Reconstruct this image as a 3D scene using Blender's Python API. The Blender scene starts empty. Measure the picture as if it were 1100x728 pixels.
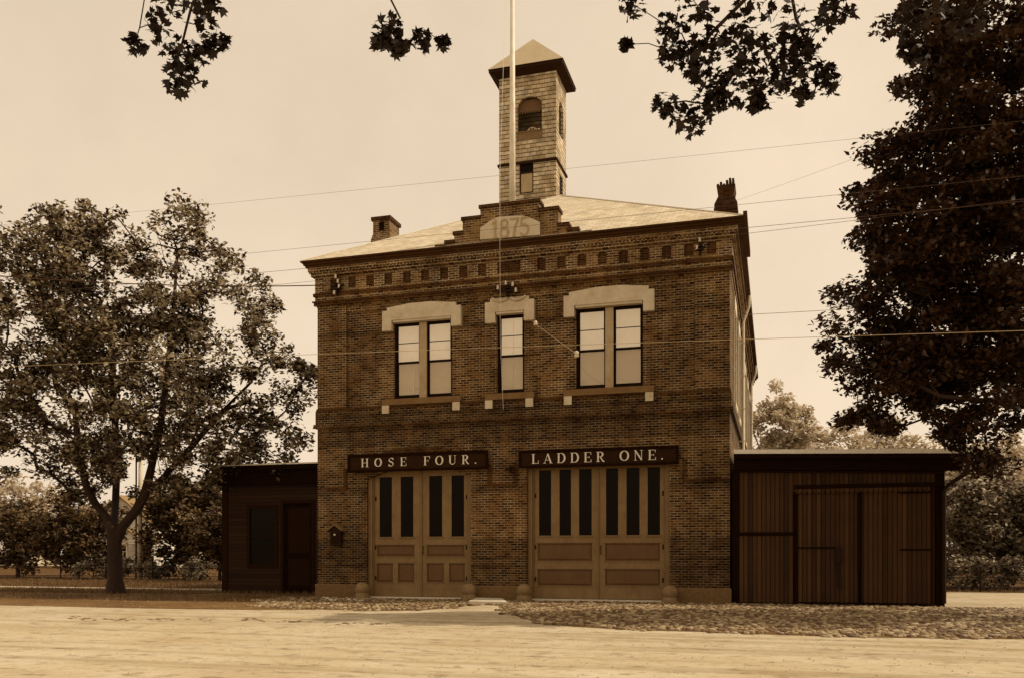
import bpy, math, random
import numpy as np
from math import sin, cos, tan, pi, radians, sqrt, atan, atan2
from mathutils import Vector, Matrix
random.seed(7)

# ---------------------------------------------------------------- camera model
FP, PX, HZ, EYE = 917.0, 575.0, 594.7, 1.45
YAW = atan((832 - PX) / FP)
FW = (-sin(YAW), cos(YAW)); RT = (cos(YAW), sin(YAW))
CX, CY = 1.250, -25.412

def W(u, v, Y=0.0):
    """point of the vertical plane y=Y seen at photo coordinates (u,v) -> (x,z)"""
    t = (u - PX) / FP
    dx = FW[0] + RT[0]*t; dy = FW[1] + RT[1]*t
    s = (Y - CY) / dy
    return CX + dx*s, EYE + (HZ - v)/FP*s
def WX(u, Y=0.0): return W(u, 0, Y)[0]
def G(u, v):
    d = EYE*FP/(v - HZ); t = (u - PX)/FP
    return CX + (FW[0] + RT[0]*t)*d, CY + (FW[1] + RT[1]*t)*d
def D(u, v, d):
    t = (u - PX)/FP
    return (CX + (FW[0] + RT[0]*t)*d, CY + (FW[1] + RT[1]*t)*d, EYE + (HZ - v)/FP*d)

sc = bpy.context.scene
col = sc.collection

# ---------------------------------------------------------------- materials
def S(l):
    """reflectance l -> warm brown toned colour"""
    pts = [(0.0, (2.15, .76, .20)), (.02, (2.0, .78, .20)), (.12, (1.50, .90, .32)), (.35, (1.20, .965, .58)), (.7, (1.05, .995, .88)), (1, (1, 1, 1))]
    for (a, ca), (b, cb) in zip(pts, pts[1:]):
        if l <= b:
            t = (l - a)/(b - a)
            c = [x + (y - x)*t for x, y in zip(ca, cb)]
            return (min(1, c[0]*l), min(1, c[1]*l), min(1, c[2]*l), 1)
    return (l, l, l, 1)

class NT:
    def __init__(s, name):
        s.m = bpy.data.materials.new(name); s.m.use_nodes = True
        s.t = s.m.node_tree; s.n = s.t.nodes; s.l = s.t.links
        s.bsdf = s.n['Principled BSDF']; s.out = s.n['Material Output']
    def new(s, ty, **kw):
        n = s.n.new(ty)
        for k, v in kw.items():
            if k.startswith('i_'):
                key = k[2:]
                key = int(key) if key.isdigit() else key.replace('_', ' ')
                n.inputs[key].default_value = v
            else: setattr(n, k, v)
        return n
    def link(s, a, b): s.l.new(a, b)
    def math(s, op, a, b=None):
        n = s.new('ShaderNodeMath', operation=op)
        for i, x in enumerate((a, b)):
            if x is None: continue
            if isinstance(x, (int, float)): n.inputs[i].default_value = x
            else: s.link(x, n.inputs[i])
        return n.outputs[0]
    def noise(s, vec, scale, detail=3, rough=.55):
        n = s.new('ShaderNodeTexNoise'); n.inputs['Scale'].default_value = scale
        n.inputs['Detail'].default_value = detail; n.inputs['Roughness'].default_value = rough
        if vec is not None: s.link(vec, n.inputs['Vector'])
        return n.outputs['Fac']
    def ramp(s, fac, stops):
        r = s.new('ShaderNodeValToRGB'); e = r.color_ramp.elements
        while len(e) < len(stops): e.new(.5)
        for q, (p, c) in zip(e, stops): q.position = p; q.color = c
        s.link(fac, r.inputs[0]); return r.outputs[0]
    def mix(s, fac, a, b, mode='MIX'):
        n = s.new('ShaderNodeMix', data_type='RGBA', blend_type=mode)
        for sock, x in ((n.inputs[0], fac), (n.inputs[6], a), (n.inputs[7], b)):
            if isinstance(x, (int, float, tuple)): sock.default_value = x
            else: s.link(x, sock)
        return n.outputs[2]
    def bump(s, h, strength=.5, dist=.02):
        b = s.new('ShaderNodeBump'); b.inputs['Strength'].default_value = strength
        b.inputs['Distance'].default_value = dist; s.link(h, b.inputs['Height'])
        s.link(b.outputs[0], s.bsdf.inputs['Normal'])
    def obj(s): return s.new('ShaderNodeTexCoord').outputs['Object']
    def facing(s, zs=1.0):
        """(horizontal run, height) on upright or sloping faces"""
        o = s.obj(); sep = s.new('ShaderNodeSeparateXYZ'); s.link(o, sep.inputs[0])
        g = s.new('ShaderNodeNewGeometry'); sn = s.new('ShaderNodeSeparateXYZ'); s.link(g.outputs['True Normal'], sn.inputs[0])
        ax = s.math('ABSOLUTE', sn.outputs[0]); ay = s.math('ABSOLUTE', sn.outputs[1])
        f = s.math('GREATER_THAN', ax, ay)
        d = s.math('SUBTRACT', sep.outputs[1], sep.outputs[0])
        h = s.math('ADD', sep.outputs[0], s.math('MULTIPLY', f, d))
        c = s.new('ShaderNodeCombineXYZ'); s.link(h, c.inputs[0])
        s.link(s.math('MULTIPLY', sep.outputs[2], zs), c.inputs[1])
        return c.outputs[0], sep.outputs[2], o

def m_plain(name, l, rough=.8, var=.25, scale=6, spec=.3, bump=.15):
    t = NT(name); o = t.obj()
    n = t.noise(o, scale, 5, .65); n2 = t.noise(o, scale*7, 3)
    f = t.math('ADD', t.math('MULTIPLY', n, .7), t.math('MULTIPLY', n2, .3))
    c = t.ramp(f, [(.25, S(l*(1 - var))), (.75, S(l*(1 + var)))])
    t.link(c, t.bsdf.inputs['Base Color']); t.bsdf.inputs['Roughness'].default_value = rough
    t.bsdf.inputs['Specular IOR Level'].default_value = spec
    if bump: t.bump(f, bump, .02)
    return t.m

def m_brick(name, l1=.075, l2=.155, mort=.33, bands=(), w=.215, h=.0745, ms=.0075, dark=.5):
    t = NT(name); vec, z, o = t.facing()
    b = t.new('ShaderNodeTexBrick'); b.offset = .5
    b.inputs['Scale'].default_value = 1; b.inputs['Brick Width'].default_value = w
    b.inputs['Row Height'].default_value = h; b.inputs['Mortar Size'].default_value = ms
    b.inputs['Mortar Smooth'].default_value = .3; b.inputs['Bias'].default_value = -.1
    b.inputs['Color1'].default_value = (0, 0, 0, 1); b.inputs['Color2'].default_value = (1, 1, 1, 1); b.inputs['Mortar'].default_value = (.5, .5, .5, 1)
    t.link(vec, b.inputs['Vector'])
    cb = t.ramp(b.outputs['Color'], [(0, S(l1)), (.45, S((l1 + l2)/2)), (1, S(l2))])
    n = t.noise(o, 1.1, 4, .6); n3 = t.noise(o, 14, 3, .7)
    cb = t.mix(1.0, cb, t.ramp(n, [(.3, (.62, .62, .62, 1)), (.7, (1.25, 1.25, 1.25, 1))]), 'MULTIPLY')
    cb = t.mix(1.0, cb, t.ramp(n3, [(.3, (.7, .7, .7, 1)), (.7, (1.25, 1.25, 1.25, 1))]), 'MULTIPLY')
    mo = t.ramp(t.noise(o, 2.3, 3), [(.35, S(mort*.45)), (.65, S(mort*1.1))])
    cc = t.mix(b.outputs['Fac'], cb, mo)
    # soot and water stains with a shape of their own
    mp = t.new('ShaderNodeMapping'); t.link(o, mp.inputs[0]); mp.inputs['Scale'].default_value = (1.6, 1.6, .22)
    st_ = t.noise(mp.outputs[0], .9, 4, .65); bg_ = t.noise(o, .38, 3, .6)
    sf = t.math('ADD', t.math('MULTIPLY', st_, .5), t.math('MULTIPLY', bg_, .5))
    cc = t.mix(1.0, cc, t.ramp(sf, [(.36, (.50, .46, .42, 1)), (.5, (.95, .95, .95, 1)), (.64, (1.3, 1.27, 1.2, 1))]), 'MULTIPLY')
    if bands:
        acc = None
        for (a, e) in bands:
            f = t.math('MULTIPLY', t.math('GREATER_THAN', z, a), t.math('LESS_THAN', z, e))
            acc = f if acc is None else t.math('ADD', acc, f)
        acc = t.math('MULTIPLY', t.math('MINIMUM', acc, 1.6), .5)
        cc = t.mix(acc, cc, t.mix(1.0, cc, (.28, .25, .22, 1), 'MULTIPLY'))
    t.link(cc, t.bsdf.inputs['Base Color']); t.bsdf.inputs['Roughness'].default_value = .9
    t.bsdf.inputs['Specular IOR Level'].default_value = .15
    hh = t.math('SUBTRACT', t.math('MULTIPLY', n3, .5), b.outputs['Fac'])
    t.bump(hh, .5, .01)
    return t.m

def m_rows(name, l1, l2, gap, w, h, ms, zs=1.0, nl=.25, rough=.85, bmp=.6, line=0):
    t = NT(name); vec, z, o = t.facing(zs)
    wob = t.noise(o, 3, 2)
    va = t.new('ShaderNodeVectorMath', operation='ADD'); cmb = t.new('ShaderNodeCombineXYZ')
    t.link(t.math('MULTIPLY', wob, .03), cmb.inputs[1]); t.link(vec, va.inputs[0]); t.link(cmb.outputs[0], va.inputs[1])
    b = t.new('ShaderNodeTexBrick'); b.offset = .5
    b.inputs['Scale'].default_value = 1; b.inputs['Brick Width'].default_value = w
    b.inputs['Row Height'].default_value = h; b.inputs['Mortar Size'].default_value = ms
    b.inputs['Mortar Smooth'].default_value = .2
    b.inputs['Color1'].default_value = S(l1); b.inputs['Color2'].default_value = S(l2); b.inputs['Mortar'].default_value = S(gap)
    t.link(va.outputs[0], b.inputs['Vector'])
    n = t.noise(o, 2.2, 5, .65)
    c = t.mix(1.0, b.outputs['Color'], t.ramp(n, [(.28, (1 - nl*1.6,)*3 + (1,)), (.72, (1 + nl,)*3 + (1,))]), 'MULTIPLY')
    if line:
        sv = t.new('ShaderNodeSeparateXYZ'); t.link(va.outputs[0], sv.inputs[0]); fr = t.math('FRACT', t.math('DIVIDE', sv.outputs[1], h))
        c = t.mix(t.math('GREATER_THAN', fr, 1 - line), c, S(gap*.5))
    t.link(c, t.bsdf.inputs['Base Color']); t.bsdf.inputs['Roughness'].default_value = rough
    t.bsdf.inputs['Specular IOR Level'].default_value = .2
    t.bump(t.math('MULTIPLY', b.outputs['Fac'], -1), bmp, .012)
    return t.m

def m_boards(name, l, axis=0, w=.13, gap=.25, var=.35):
    """boards running along the other axis; axis 0 -> upright boards, 2 -> lapped boards"""
    t = NT(name); o = t.obj(); sep = t.new('ShaderNodeSeparateXYZ'); t.link(o, sep.inputs[0])
    p = t.math('DIVIDE', sep.outputs[axis], w)
    fr = t.math('FRACT', p); fl = t.math('FLOOR', p)
    wn = t.new('ShaderNodeTexWhiteNoise', noise_dimensions='1D'); t.link(fl, wn.inputs['W'])
    mp = t.new('ShaderNodeMapping'); t.link(o, mp.inputs[0])
    mp.inputs['Scale'].default_value = (12, 12, .6) if axis == 0 else (.6, 12, 12)
    gr = t.noise(mp.outputs[0], 2.5, 4, .7); bg = t.noise(o, .9, 3)
    f = t.math('ADD', t.math('MULTIPLY', wn.outputs[0], .35), t.math('ADD', t.math('MULTIPLY', gr, .35), t.math('MULTIPLY', bg, .3)))
    c = t.ramp(f, [(.25, S(l*(1 - var))), (.8, S(l*(1 + var*1.4)))])
    edge = t.math('LESS_THAN', fr, gap)
    if gap: c = t.mix(edge, c, t.mix(1.0, c, (.3, .28, .26, 1), 'MULTIPLY'))
    t.link(c, t.bsdf.inputs['Base Color']); t.bsdf.inputs['Roughness'].default_value = .8
    t.bsdf.inputs['Specular IOR Level'].default_value = .2
    hgt = fr if axis == 2 else t.math('MULTIPLY', edge, -1)
    t.bump(t.math('ADD', t.math('MULTIPLY', hgt, 1), t.math('MULTIPLY', gr, .2)), .6, .015)
    return t.m

def m_paint(name, l, rough=.55):
    t = NT(name); o = t.obj()
    n = t.noise(o, 2.2, 5, .7); mp = t.new('ShaderNodeMapping'); t.link(o, mp.inputs[0]); mp.inputs['Scale'].default_value = (14, 14, 1.2)
    g = t.noise(mp.outputs[0], 3, 4, .7)
    f = t.math('ADD', t.math('MULTIPLY', n, .55), t.math('MULTIPLY', g, .45))
    c = t.ramp(f, [(.3, S(l*.62)), (.52, S(l)), (.72, S(l*1.3))])
    t.link(c, t.bsdf.inputs['Base Color']); t.bsdf.inputs['Roughness'].default_value = rough
    t.bsdf.inputs['Specular IOR Level'].default_value = .3
    t.bump(f, .2, .01); return t.m

def m_glass(name, l, gl, tint=.9, rough=.03):
    t = NT(name); o = t.obj()
    n = t.noise(o, 1.3, 2)
    d = t.new('ShaderNodeBsdfDiffuse')
    t.link(t.ramp(n, [(.3, S(l*.85)), (.7, S(min(1, l*1.1)))]), d.inputs[0])
    g = t.new('ShaderNodeBsdfGlossy'); g.inputs['Roughness'].default_value = rough; g.inputs['Color'].default_value = (tint, tint*.9, tint*.75, 1)
    b = t.new('ShaderNodeBump'); b.inputs['Strength'].default_value = .25; b.inputs['Distance'].default_value = .02
    t.link(t.noise(o, 2.0, 1), b.inputs['Height']); t.link(b.outputs[0], g.inputs['Normal'])
    fr = t.new('ShaderNodeFresnel'); fr.inputs[0].default_value = 1.5
    mx = t.new('ShaderNodeMixShader'); t.link(t.math('MAXIMUM', t.math('MINIMUM', t.math('ADD', fr.outputs[0], gl), 1.0), 0.0), mx.inputs[0])
    t.link(d.outputs[0], mx.inputs[1]); t.link(g.outputs[0], mx.inputs[2]); t.link(mx.outputs[0], t.out.inputs[0])
    t.n.remove(t.bsdf)
    return t.m

def m_leaf(name, l, var=.5, trans=.4, tl=1.3, lo=.15, hi=.85):
    t = NT(name); g = t.new('ShaderNodeNewGeometry'); o = t.obj()
    r = g.outputs['Random Per Island']; n = t.noise(o, .8, 2)
    f = t.math('ADD', t.math('MULTIPLY', r, .6), t.math('MULTIPLY', n, .4))
    c = t.ramp(f, [(lo, S(l*(1 - var))), (hi, S(l*(1 + var)))])
    t.link(c, t.bsdf.inputs['Base Color']); t.bsdf.inputs['Roughness'].default_value = .5
    t.bsdf.inputs['Specular IOR Level'].default_value = .35
    tr = t.new('ShaderNodeBsdfTranslucent'); t.link(t.mix(1.0, c, (tl, tl, tl, 1), 'MULTIPLY'), tr.inputs[0])
    mx = t.new('ShaderNodeMixShader'); mx.inputs[0].default_value = trans
    t.link(t.bsdf.outputs[0], mx.inputs[1]); t.link(tr.outputs[0], mx.inputs[2]); t.link(mx.outputs[0], t.out.inputs[0])
    return t.m

def m_bark(name, l):
    t = NT(name); o = t.obj(); mp = t.new('ShaderNodeMapping'); t.link(o, mp.inputs[0]); mp.inputs['Scale'].default_value = (9, 9, 1.6)
    n = t.noise(mp.outputs[0], 1.6, 6, .7)
    t.link(t.ramp(n, [(.3, S(l*.45)), (.7, S(l*1.5))]), t.bsdf.inputs['Base Color'])
    t.bsdf.inputs['Roughness'].default_value = .95; t.bump(n, .9, .05); return t.m

def m_ground(name, l1, l2, kind):
    t = NT(name); o = t.obj()
    if kind == 'dirt':
        n1 = t.noise(o, .35, 5, .6); n2 = t.noise(o, 5, 6, .75); n3 = t.noise(o, 38, 4, .7)
        mp = t.new('ShaderNodeMapping'); t.link(o, mp.inputs[0]); mp.inputs['Scale'].default_value = (.45, .8, 1); mp.inputs['Rotation'].default_value = (0, 0, .05)
        ruts = t.noise(mp.outputs[0], 1.1, 5, .6)
        f = t.math('ADD', t.math('MULTIPLY', n1, .4), t.math('ADD', t.math('MULTIPLY', n2, .35), t.math('MULTIPLY', ruts, .25)))
        c = t.ramp(f, [(.33, S(l1)), (.5, S((l1 + l2)/2)), (.66, S(l2))])
        c = t.mix(.35, c, t.mix(1.0, c, (.95, 1.0, 1.18, 1), 'MULTIPLY'))
        peb = t.ramp(n3, [(.3, (.55, .55, .55, 1)), (.42, (1, 1, 1, 1))])
        c = t.mix(1.0, c, peb, 'MULTIPLY')
        mp2 = t.new('ShaderNodeMapping'); t.link(o, mp2.inputs[0]); mp2.inputs['Scale'].default_value = (1.2, 2.0, 1)
        spots = t.noise(mp2.outputs[0], 1.5, 5, .7); c = t.mix(1.0, c, t.ramp(spots, [(.36, (.62, .58, .54, 1)), (.46, (1, 1, 1, 1))]), 'MULTIPLY')
        mp3 = t.new('ShaderNodeMapping'); t.link(o, mp3.inputs[0]); mp3.inputs['Scale'].default_value = (.05, 1.1, 1); mp3.inputs['Rotation'].default_value = (0, 0, -.03)
        wheel = t.noise(mp3.outputs[0], 1.7, 2, .4); c = t.mix(1.0, c, t.ramp(wheel, [(.36, (.82, .79, .74, 1)), (.46, (1, 1, 1, 1)), (.6, (1.05, 1.05, 1.05, 1))]), 'MULTIPLY')
        h = t.math('ADD', t.math('MULTIPLY', n2, .5), t.math('MULTIPLY', n3, .6)); vh = t.new('ShaderNodeTexVoronoi'); t.link(o, vh.inputs['Vector']); vh.inputs['Scale'].default_value = 3.2
        dent_ = t.ramp(vh.outputs['Distance'], [(.05, (0, 0, 0, 1)), (.25, (1, 1, 1, 1))])
        t.bump(t.math('ADD', h, t.math('MULTIPLY', dent_, .8)), .45, .03)
        c = t.mix(t.math('MULTIPLY', t.math('SUBTRACT', 1.0, dent_), .35), c, S(l1*.5))
    elif kind == 'cobble':
        mp = t.new('ShaderNodeMapping'); t.link(o, mp.inputs[0]); mp.inputs['Rotation'].default_value = (0, 0, .6); mp.inputs['Scale'].default_value = (6.2, 8.5, 1)
        v = t.new('ShaderNodeTexVoronoi', feature='F1'); t.link(mp.outputs[0], v.inputs['Vector']); v.inputs['Scale'].default_value = 1; v.inputs['Randomness'].default_value = .7
        d = v.outputs['Distance']; sp = t.new('ShaderNodeSeparateColor'); t.link(v.outputs['Color'], sp.inputs[0])
        n1 = t.noise(o, .5, 4, .6)
        f = t.math('ADD', t.math('MULTIPLY', sp.outputs[0], .55), t.math('MULTIPLY', n1, .45))
        c = t.ramp(f, [(.2, S(l1)), (.8, S(l2))])
        c = t.mix(t.ramp(d, [(.36, (0, 0, 0, 1)), (.56, (1, 1, 1, 1))]), c, S(.05))
        t.bump(t.math('MULTIPLY', d, -1), 1.0, .09)
    elif kind == 'grass':
        n1 = t.noise(o, .5, 5, .65); n2 = t.noise(o, 22, 4, .75)
        f = t.math('ADD', t.math('MULTIPLY', n1, .6), t.math('MULTIPLY', n2, .4))
        c = t.ramp(f, [(.35, S(l1)), (.65, S(l2))]); t.bump(n2, 1.0, .08)
    t.link(c, t.bsdf.inputs['Base Color']); t.bsdf.inputs['Roughness'].default_value = .95
    t.bsdf.inputs['Specular IOR Level'].default_value = .1
    return t.m

# darker bands of the front wall (heights in metres): brick courses, two broad zones
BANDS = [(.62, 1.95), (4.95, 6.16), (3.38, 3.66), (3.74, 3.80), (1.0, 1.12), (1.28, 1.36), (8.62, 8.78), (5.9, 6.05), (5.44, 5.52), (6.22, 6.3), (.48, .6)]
M = dict(
    brick=m_brick('brickwork', .016, .095, .34, BANDS), brickp=m_brick('brickwork_upper', .035, .15, .46),
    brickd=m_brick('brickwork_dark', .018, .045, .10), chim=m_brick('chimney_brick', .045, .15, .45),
    chimd=m_brick('chimney_brick_dark', .010, .028, .04),
    darkwood=m_plain('dark_painted_wood', .012, .8, .4, spec=.1), cornice=m_plain('cornice_paint', .028, .8, .4, 4, spec=.1),
    stone=m_plain('sandstone', .45, .85, .3, 3), sill=m_plain('weathered_sill', .11, .85, .35, 4), guard=m_plain('guard_granite', .15, .7, .5, 9, bump=.5), granite=m_plain('granite', .10, .8, .45, 9, bump=.5),
    slab=m_plain('pale_granite', .5, .85, .25, 6), slate=m_rows('roof_slate', .42, .54, .2, .34, .14, .006, nl=.16),
    troof=m_plain('tower_roof_metal', .36, .6, .15, 2), shingle=m_rows('cedar_shingle', .30, .50, .07, .24, .165, .005, nl=.35, bmp=1.0, line=.15),
    doorp=m_paint('door_paint', .14), doord=m_paint('door_panel_paint', .07), framep=m_paint('frame_paint', .12),
    mull=m_paint('mullion_paint', .30), sash=m_plain('black_sash', .006, .8, .3, spec=.1),
    paneu=m_glass('pane_with_light_blind', .60, .36), panel=m_glass('pane_over_dim_blind', .26, .16), paned=m_glass('dark_glass', .002, -.02, .3),
    letter=m_plain('painted_letters', .62, .7, .25, 14, bump=0), signb=m_plain('sign_board_paint', .012, .85, .5, spec=.1),
    numeral=m_plain('carved_numerals', .28, .85, .25, 10), shedv=m_boards('shed_upright_boards', .030, 0, .125, .22, .6),
    shedh=m_boards('shed_lapped_boards', .014, 2, .14, .16, .4), sheddark=m_plain('shed_dark_trim', .006, .95, .4, spec=.05), shedtrim=m_plain('shed_brown_trim', .010, .9, .3, spec=.1),
    rooftrim=m_plain('roof_edge_metal', .72, .6, .2), iron=m_plain('black_iron', .010, .7, .3, spec=.15), pipe=m_plain('pale_downpipe', .5, .5, .2),
    porcelain=m_plain('porcelain', .5, .2, .05, spec=.6, bump=0), pole=m_paint('flagpole_paint', .62), wood=m_paint('grey_wood', .45),
    wirel=m_plain('pale_wire', .28, .5, .1, bump=0), wired=m_plain('dark_wire', .03, .5, .1, bump=0), cord=m_plain('cotton_cord', .7, .8, .1, bump=0),
    bark=m_bark('bark', .014), leafL=m_leaf('maple_leaves', .18, .93, .45, 1.3, .38, .78), leafR=m_leaf('dark_leaves', .020, .7, .22, 1.1),  # leafL: sunlit glints and leaf shadow put into the random leaf tones
    leafN=m_leaf('overhead_leaves', .006, .5, .1, 1.0), leafB=m_leaf('bush_leaves', .25, .92, .5, 1.3, .3, .8), leafD=m_leaf('dark_bush_leaves', .10, .9, .35, 1.3, .35, .8), leafF=m_leaf('hazed_far_leaves', .40, .45, .4),  # leafB: sun dapple put into leaf tones; leafF: colour paled for haze
    dirt=m_ground('dirt_road', .27, .47, 'dirt'), cobble=m_ground('cobble_bed', .05, .14, 'dirt'), grass=m_ground('turf', .03, .10, 'grass'),
    path=m_ground('pale_path', .32, .5, 'dirt'), yard=m_ground('shaded_yard', .03, .17, 'dirt'),  # yard: shade of station and tree darkened into the dirt colour
    housew=m_boards('house_clapboard', .6, 2, .14, .1, .12), houser=m_plain('house_roof', .16, .8, .2), bell=m_plain('bronze', .08, .35, .2),
    blade=m_leaf('grass_blades', .10, .5, .3))

# ---------------------------------------------------------------- mesh helpers
class MB:
    def __init__(s): s.v = []; s.f = []
    def quad(s, *p):
        n = len(s.v); s.v += [tuple(q) for q in p]; s.f.append(tuple(range(n, n + len(p)))); return s
    def box(s, x0, x1, y0, y1, z0, z1):
        n = len(s.v)
        s.v += [(x0, y0, z0), (x1, y0, z0), (x1, y1, z0), (x0, y1, z0), (x0, y0, z1), (x1, y0, z1), (x1, y1, z1), (x0, y1, z1)]
        s.f += [tuple(n + i for i in q) for q in ((0, 3, 2, 1), (4, 5, 6, 7), (0, 1, 5, 4), (1, 2, 6, 5), (2, 3, 7, 6), (3, 0, 4, 7))]
        return s
    def prism(s, pts, y0, y1):
        """polygon in x,z (counter-clockwise seen from -y) extruded y0..y1"""
        n = len(s.v); k = len(pts)
        s.v += [(x, y0, z) for x, z in pts] + [(x, y1, z) for x, z in pts]
        s.f.append(tuple(range(n, n + k))); s.f.append(tuple(range(n + 2*k - 1, n + k - 1, -1)))
        for i in range(k):
            j = (i + 1) % k; s.f.append((n + j, n + i, n + k + i, n + k + j))
        return s
    def frustum(s, a, b, z0, z1):
        """a, b = (x0,x1,y0,y1) footprints"""
        n = len(s.v)
        for (x0, x1, y0, y1), z in ((a, z0), (b, z1)):
            s.v += [(x0, y0, z), (x1, y0, z), (x1, y1, z), (x0, y1, z)]
        s.f += [tuple(n + i for i in q) for q in ((0, 3, 2, 1), (4, 5, 6, 7), (0, 1, 5, 4), (1, 2, 6, 5), (2, 3, 7, 6), (3, 0, 4, 7))]
        return s
    def tube(s, pts, r, seg=8, cap=True):
        P = [Vector(p) for p in pts]; rr = r if isinstance(r, (list, tuple)) else [r]*len(P)
        n0 = len(s.v); up = None
        for i, p in enumerate(P):
            d = ((P[i + 1] - p) if i == 0 else (p - P[i - 1]) if i == len(P) - 1 else (P[i + 1] - P[i - 1])).normalized()
            if up is None: up = Vector((0, 0, 1)) if abs(d.z) < .9 else Vector((1, 0, 0))
            a = d.cross(up).normalized(); b = a.cross(d).normalized(); up = b
            for k in range(seg):
                t = 2*pi*k/seg; s.v.append(tuple(p + (a*cos(t) + b*sin(t))*rr[i]))
        for i in range(len(P) - 1):
            for k in range(seg):
                a0 = n0 + i*seg + k; a1 = n0 + i*seg + (k + 1) % seg
                s.f.append((a0, a1, a1 + seg, a0 + seg))
        if cap:
            s.f.append(tuple(n0 + k for k in range(seg - 1, -1, -1))); e = n0 + (len(P) - 1)*seg
            s.f.append(tuple(e + k for k in range(seg)))
        return s
    def lathe(s, prof, c, seg=16):
        n0 = len(s.v)
        for (r, z) in prof:
            for k in range(seg): t = 2*pi*k/seg; s.v.append((c[0] + r*cos(t), c[1] + r*sin(t), c[2] + z))
        for i in range(len(prof) - 1):
            for k in range(seg):
                a0 = n0 + i*seg + k; a1 = n0 + i*seg + (k + 1) % seg
                s.f.append((a0, a1, a1 + seg, a0 + seg))
        return s
    def grid(s, x0, x1, z0, z1, holes, y0, y1):
        """slab with rectangular holes (hx0,hx1,hz0,hz1)"""
        xs = sorted({x0, x1} | {h[0] for h in holes} | {h[1] for h in holes}); zs = sorted({z0, z1} | {h[2] for h in holes} | {h[3] for h in holes})
        xs = [x for x in xs if x0 - 1e-6 <= x <= x1 + 1e-6]; zs = [z for z in zs if z0 - 1e-6 <= z <= z1 + 1e-6]
        def sol(i, j):
            if i < 0 or j < 0 or i >= len(xs) - 1 or j >= len(zs) - 1: return False
            cx = (xs[i] + xs[i + 1])/2; cz = (zs[j] + zs[j + 1])/2
            return not any(h[0] < cx < h[1] and h[2] < cz < h[3] for h in holes)
        for i in range(len(xs) - 1):
            for j in range(len(zs) - 1):
                if not sol(i, j): continue
                a, b, c, d = xs[i], xs[i + 1], zs[j], zs[j + 1]
                s.quad((a, y0, c), (b, y0, c), (b, y0, d), (a, y0, d)); s.quad((b, y1, c), (a, y1, c), (a, y1, d), (b, y1, d))
                if not sol(i - 1, j): s.quad((a, y1, c), (a, y0, c), (a, y0, d), (a, y1, d))
                if not sol(i + 1, j): s.quad((b, y0, c), (b, y1, c), (b, y1, d), (b, y0, d))
                if not sol(i, j - 1): s.quad((a, y1, c), (b, y1, c), (b, y0, c), (a, y0, c))
                if not sol(i, j + 1): s.quad((a, y0, d), (b, y0, d), (b, y1, d), (a, y1, d))
        return s
    def split(s, name, mat, parent=None, smooth=False):
        """each loose island becomes an object of its own"""
        root = list(range(len(s.v)))
        def find(a):
            while root[a] != a: root[a] = root[root[a]]; a = root[a]
            return a
        for f in s.f:
            for q in f[1:]: root[find(q)] = find(f[0])
        isl = {}
        for f in s.f: isl.setdefault(find(f[0]), []).append(f)
        out = []
        for fs in isl.values():
            ids = sorted({i for f in fs for i in f}); mp = {v: k for k, v in enumerate(ids)}
            m = MB(); m.v = [s.v[i] for i in ids]; m.f = [tuple(mp[i] for i in f) for f in fs]; out.append(m.build(name, mat, parent, smooth))
        return out
    def xf(s, fn): s.v = [tuple(fn(*p)) for p in s.v]; return s
    def build(s, name, mat, parent=None, smooth=False, bevel=0):
        me = bpy.data.meshes.new(name); me.from_pydata(s.v, [], s.f); me.update()
        me.materials.append(M[mat] if isinstance(mat, str) else mat)
        if smooth: me.polygons.foreach_set('use_smooth', [True]*len(me.polygons))
        o = bpy.data.objects.new(name, me); col.objects.link(o)
        if bevel:
            b = o.modifiers.new('edge', 'BEVEL'); b.width = bevel; b.segments = 2; b.limit_method = 'ANGLE'
        if parent is not None: adopt(o, parent)
        return o
def world(p):
    m = Matrix.Translation(p.location)
    return m if p.parent is None else m @ Matrix.Identity(4)
WM = {}
def adopt(o, parent):
    o.parent = parent
    base = WM.get(parent.name, Matrix.Identity(4))
    o.matrix_parent_inverse = base.inverted(); WM[o.name] = Matrix.Identity(4)
def tag(o, label=None, cat=None, group=None, kind=None):
    for k, v in (('label', label), ('category', cat), ('group', group), ('kind', kind)):
        if v: o[k] = v
    return o
def thing(name, loc, label, cat, group=None):
    o = bpy.data.objects.new(name, None); o.empty_display_size = .3; col.objects.link(o); o.location = loc
    WM[o.name] = Matrix.Translation(loc); return tag(o, label, cat, group)
def B(*a): return MB().box(*a)

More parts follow.
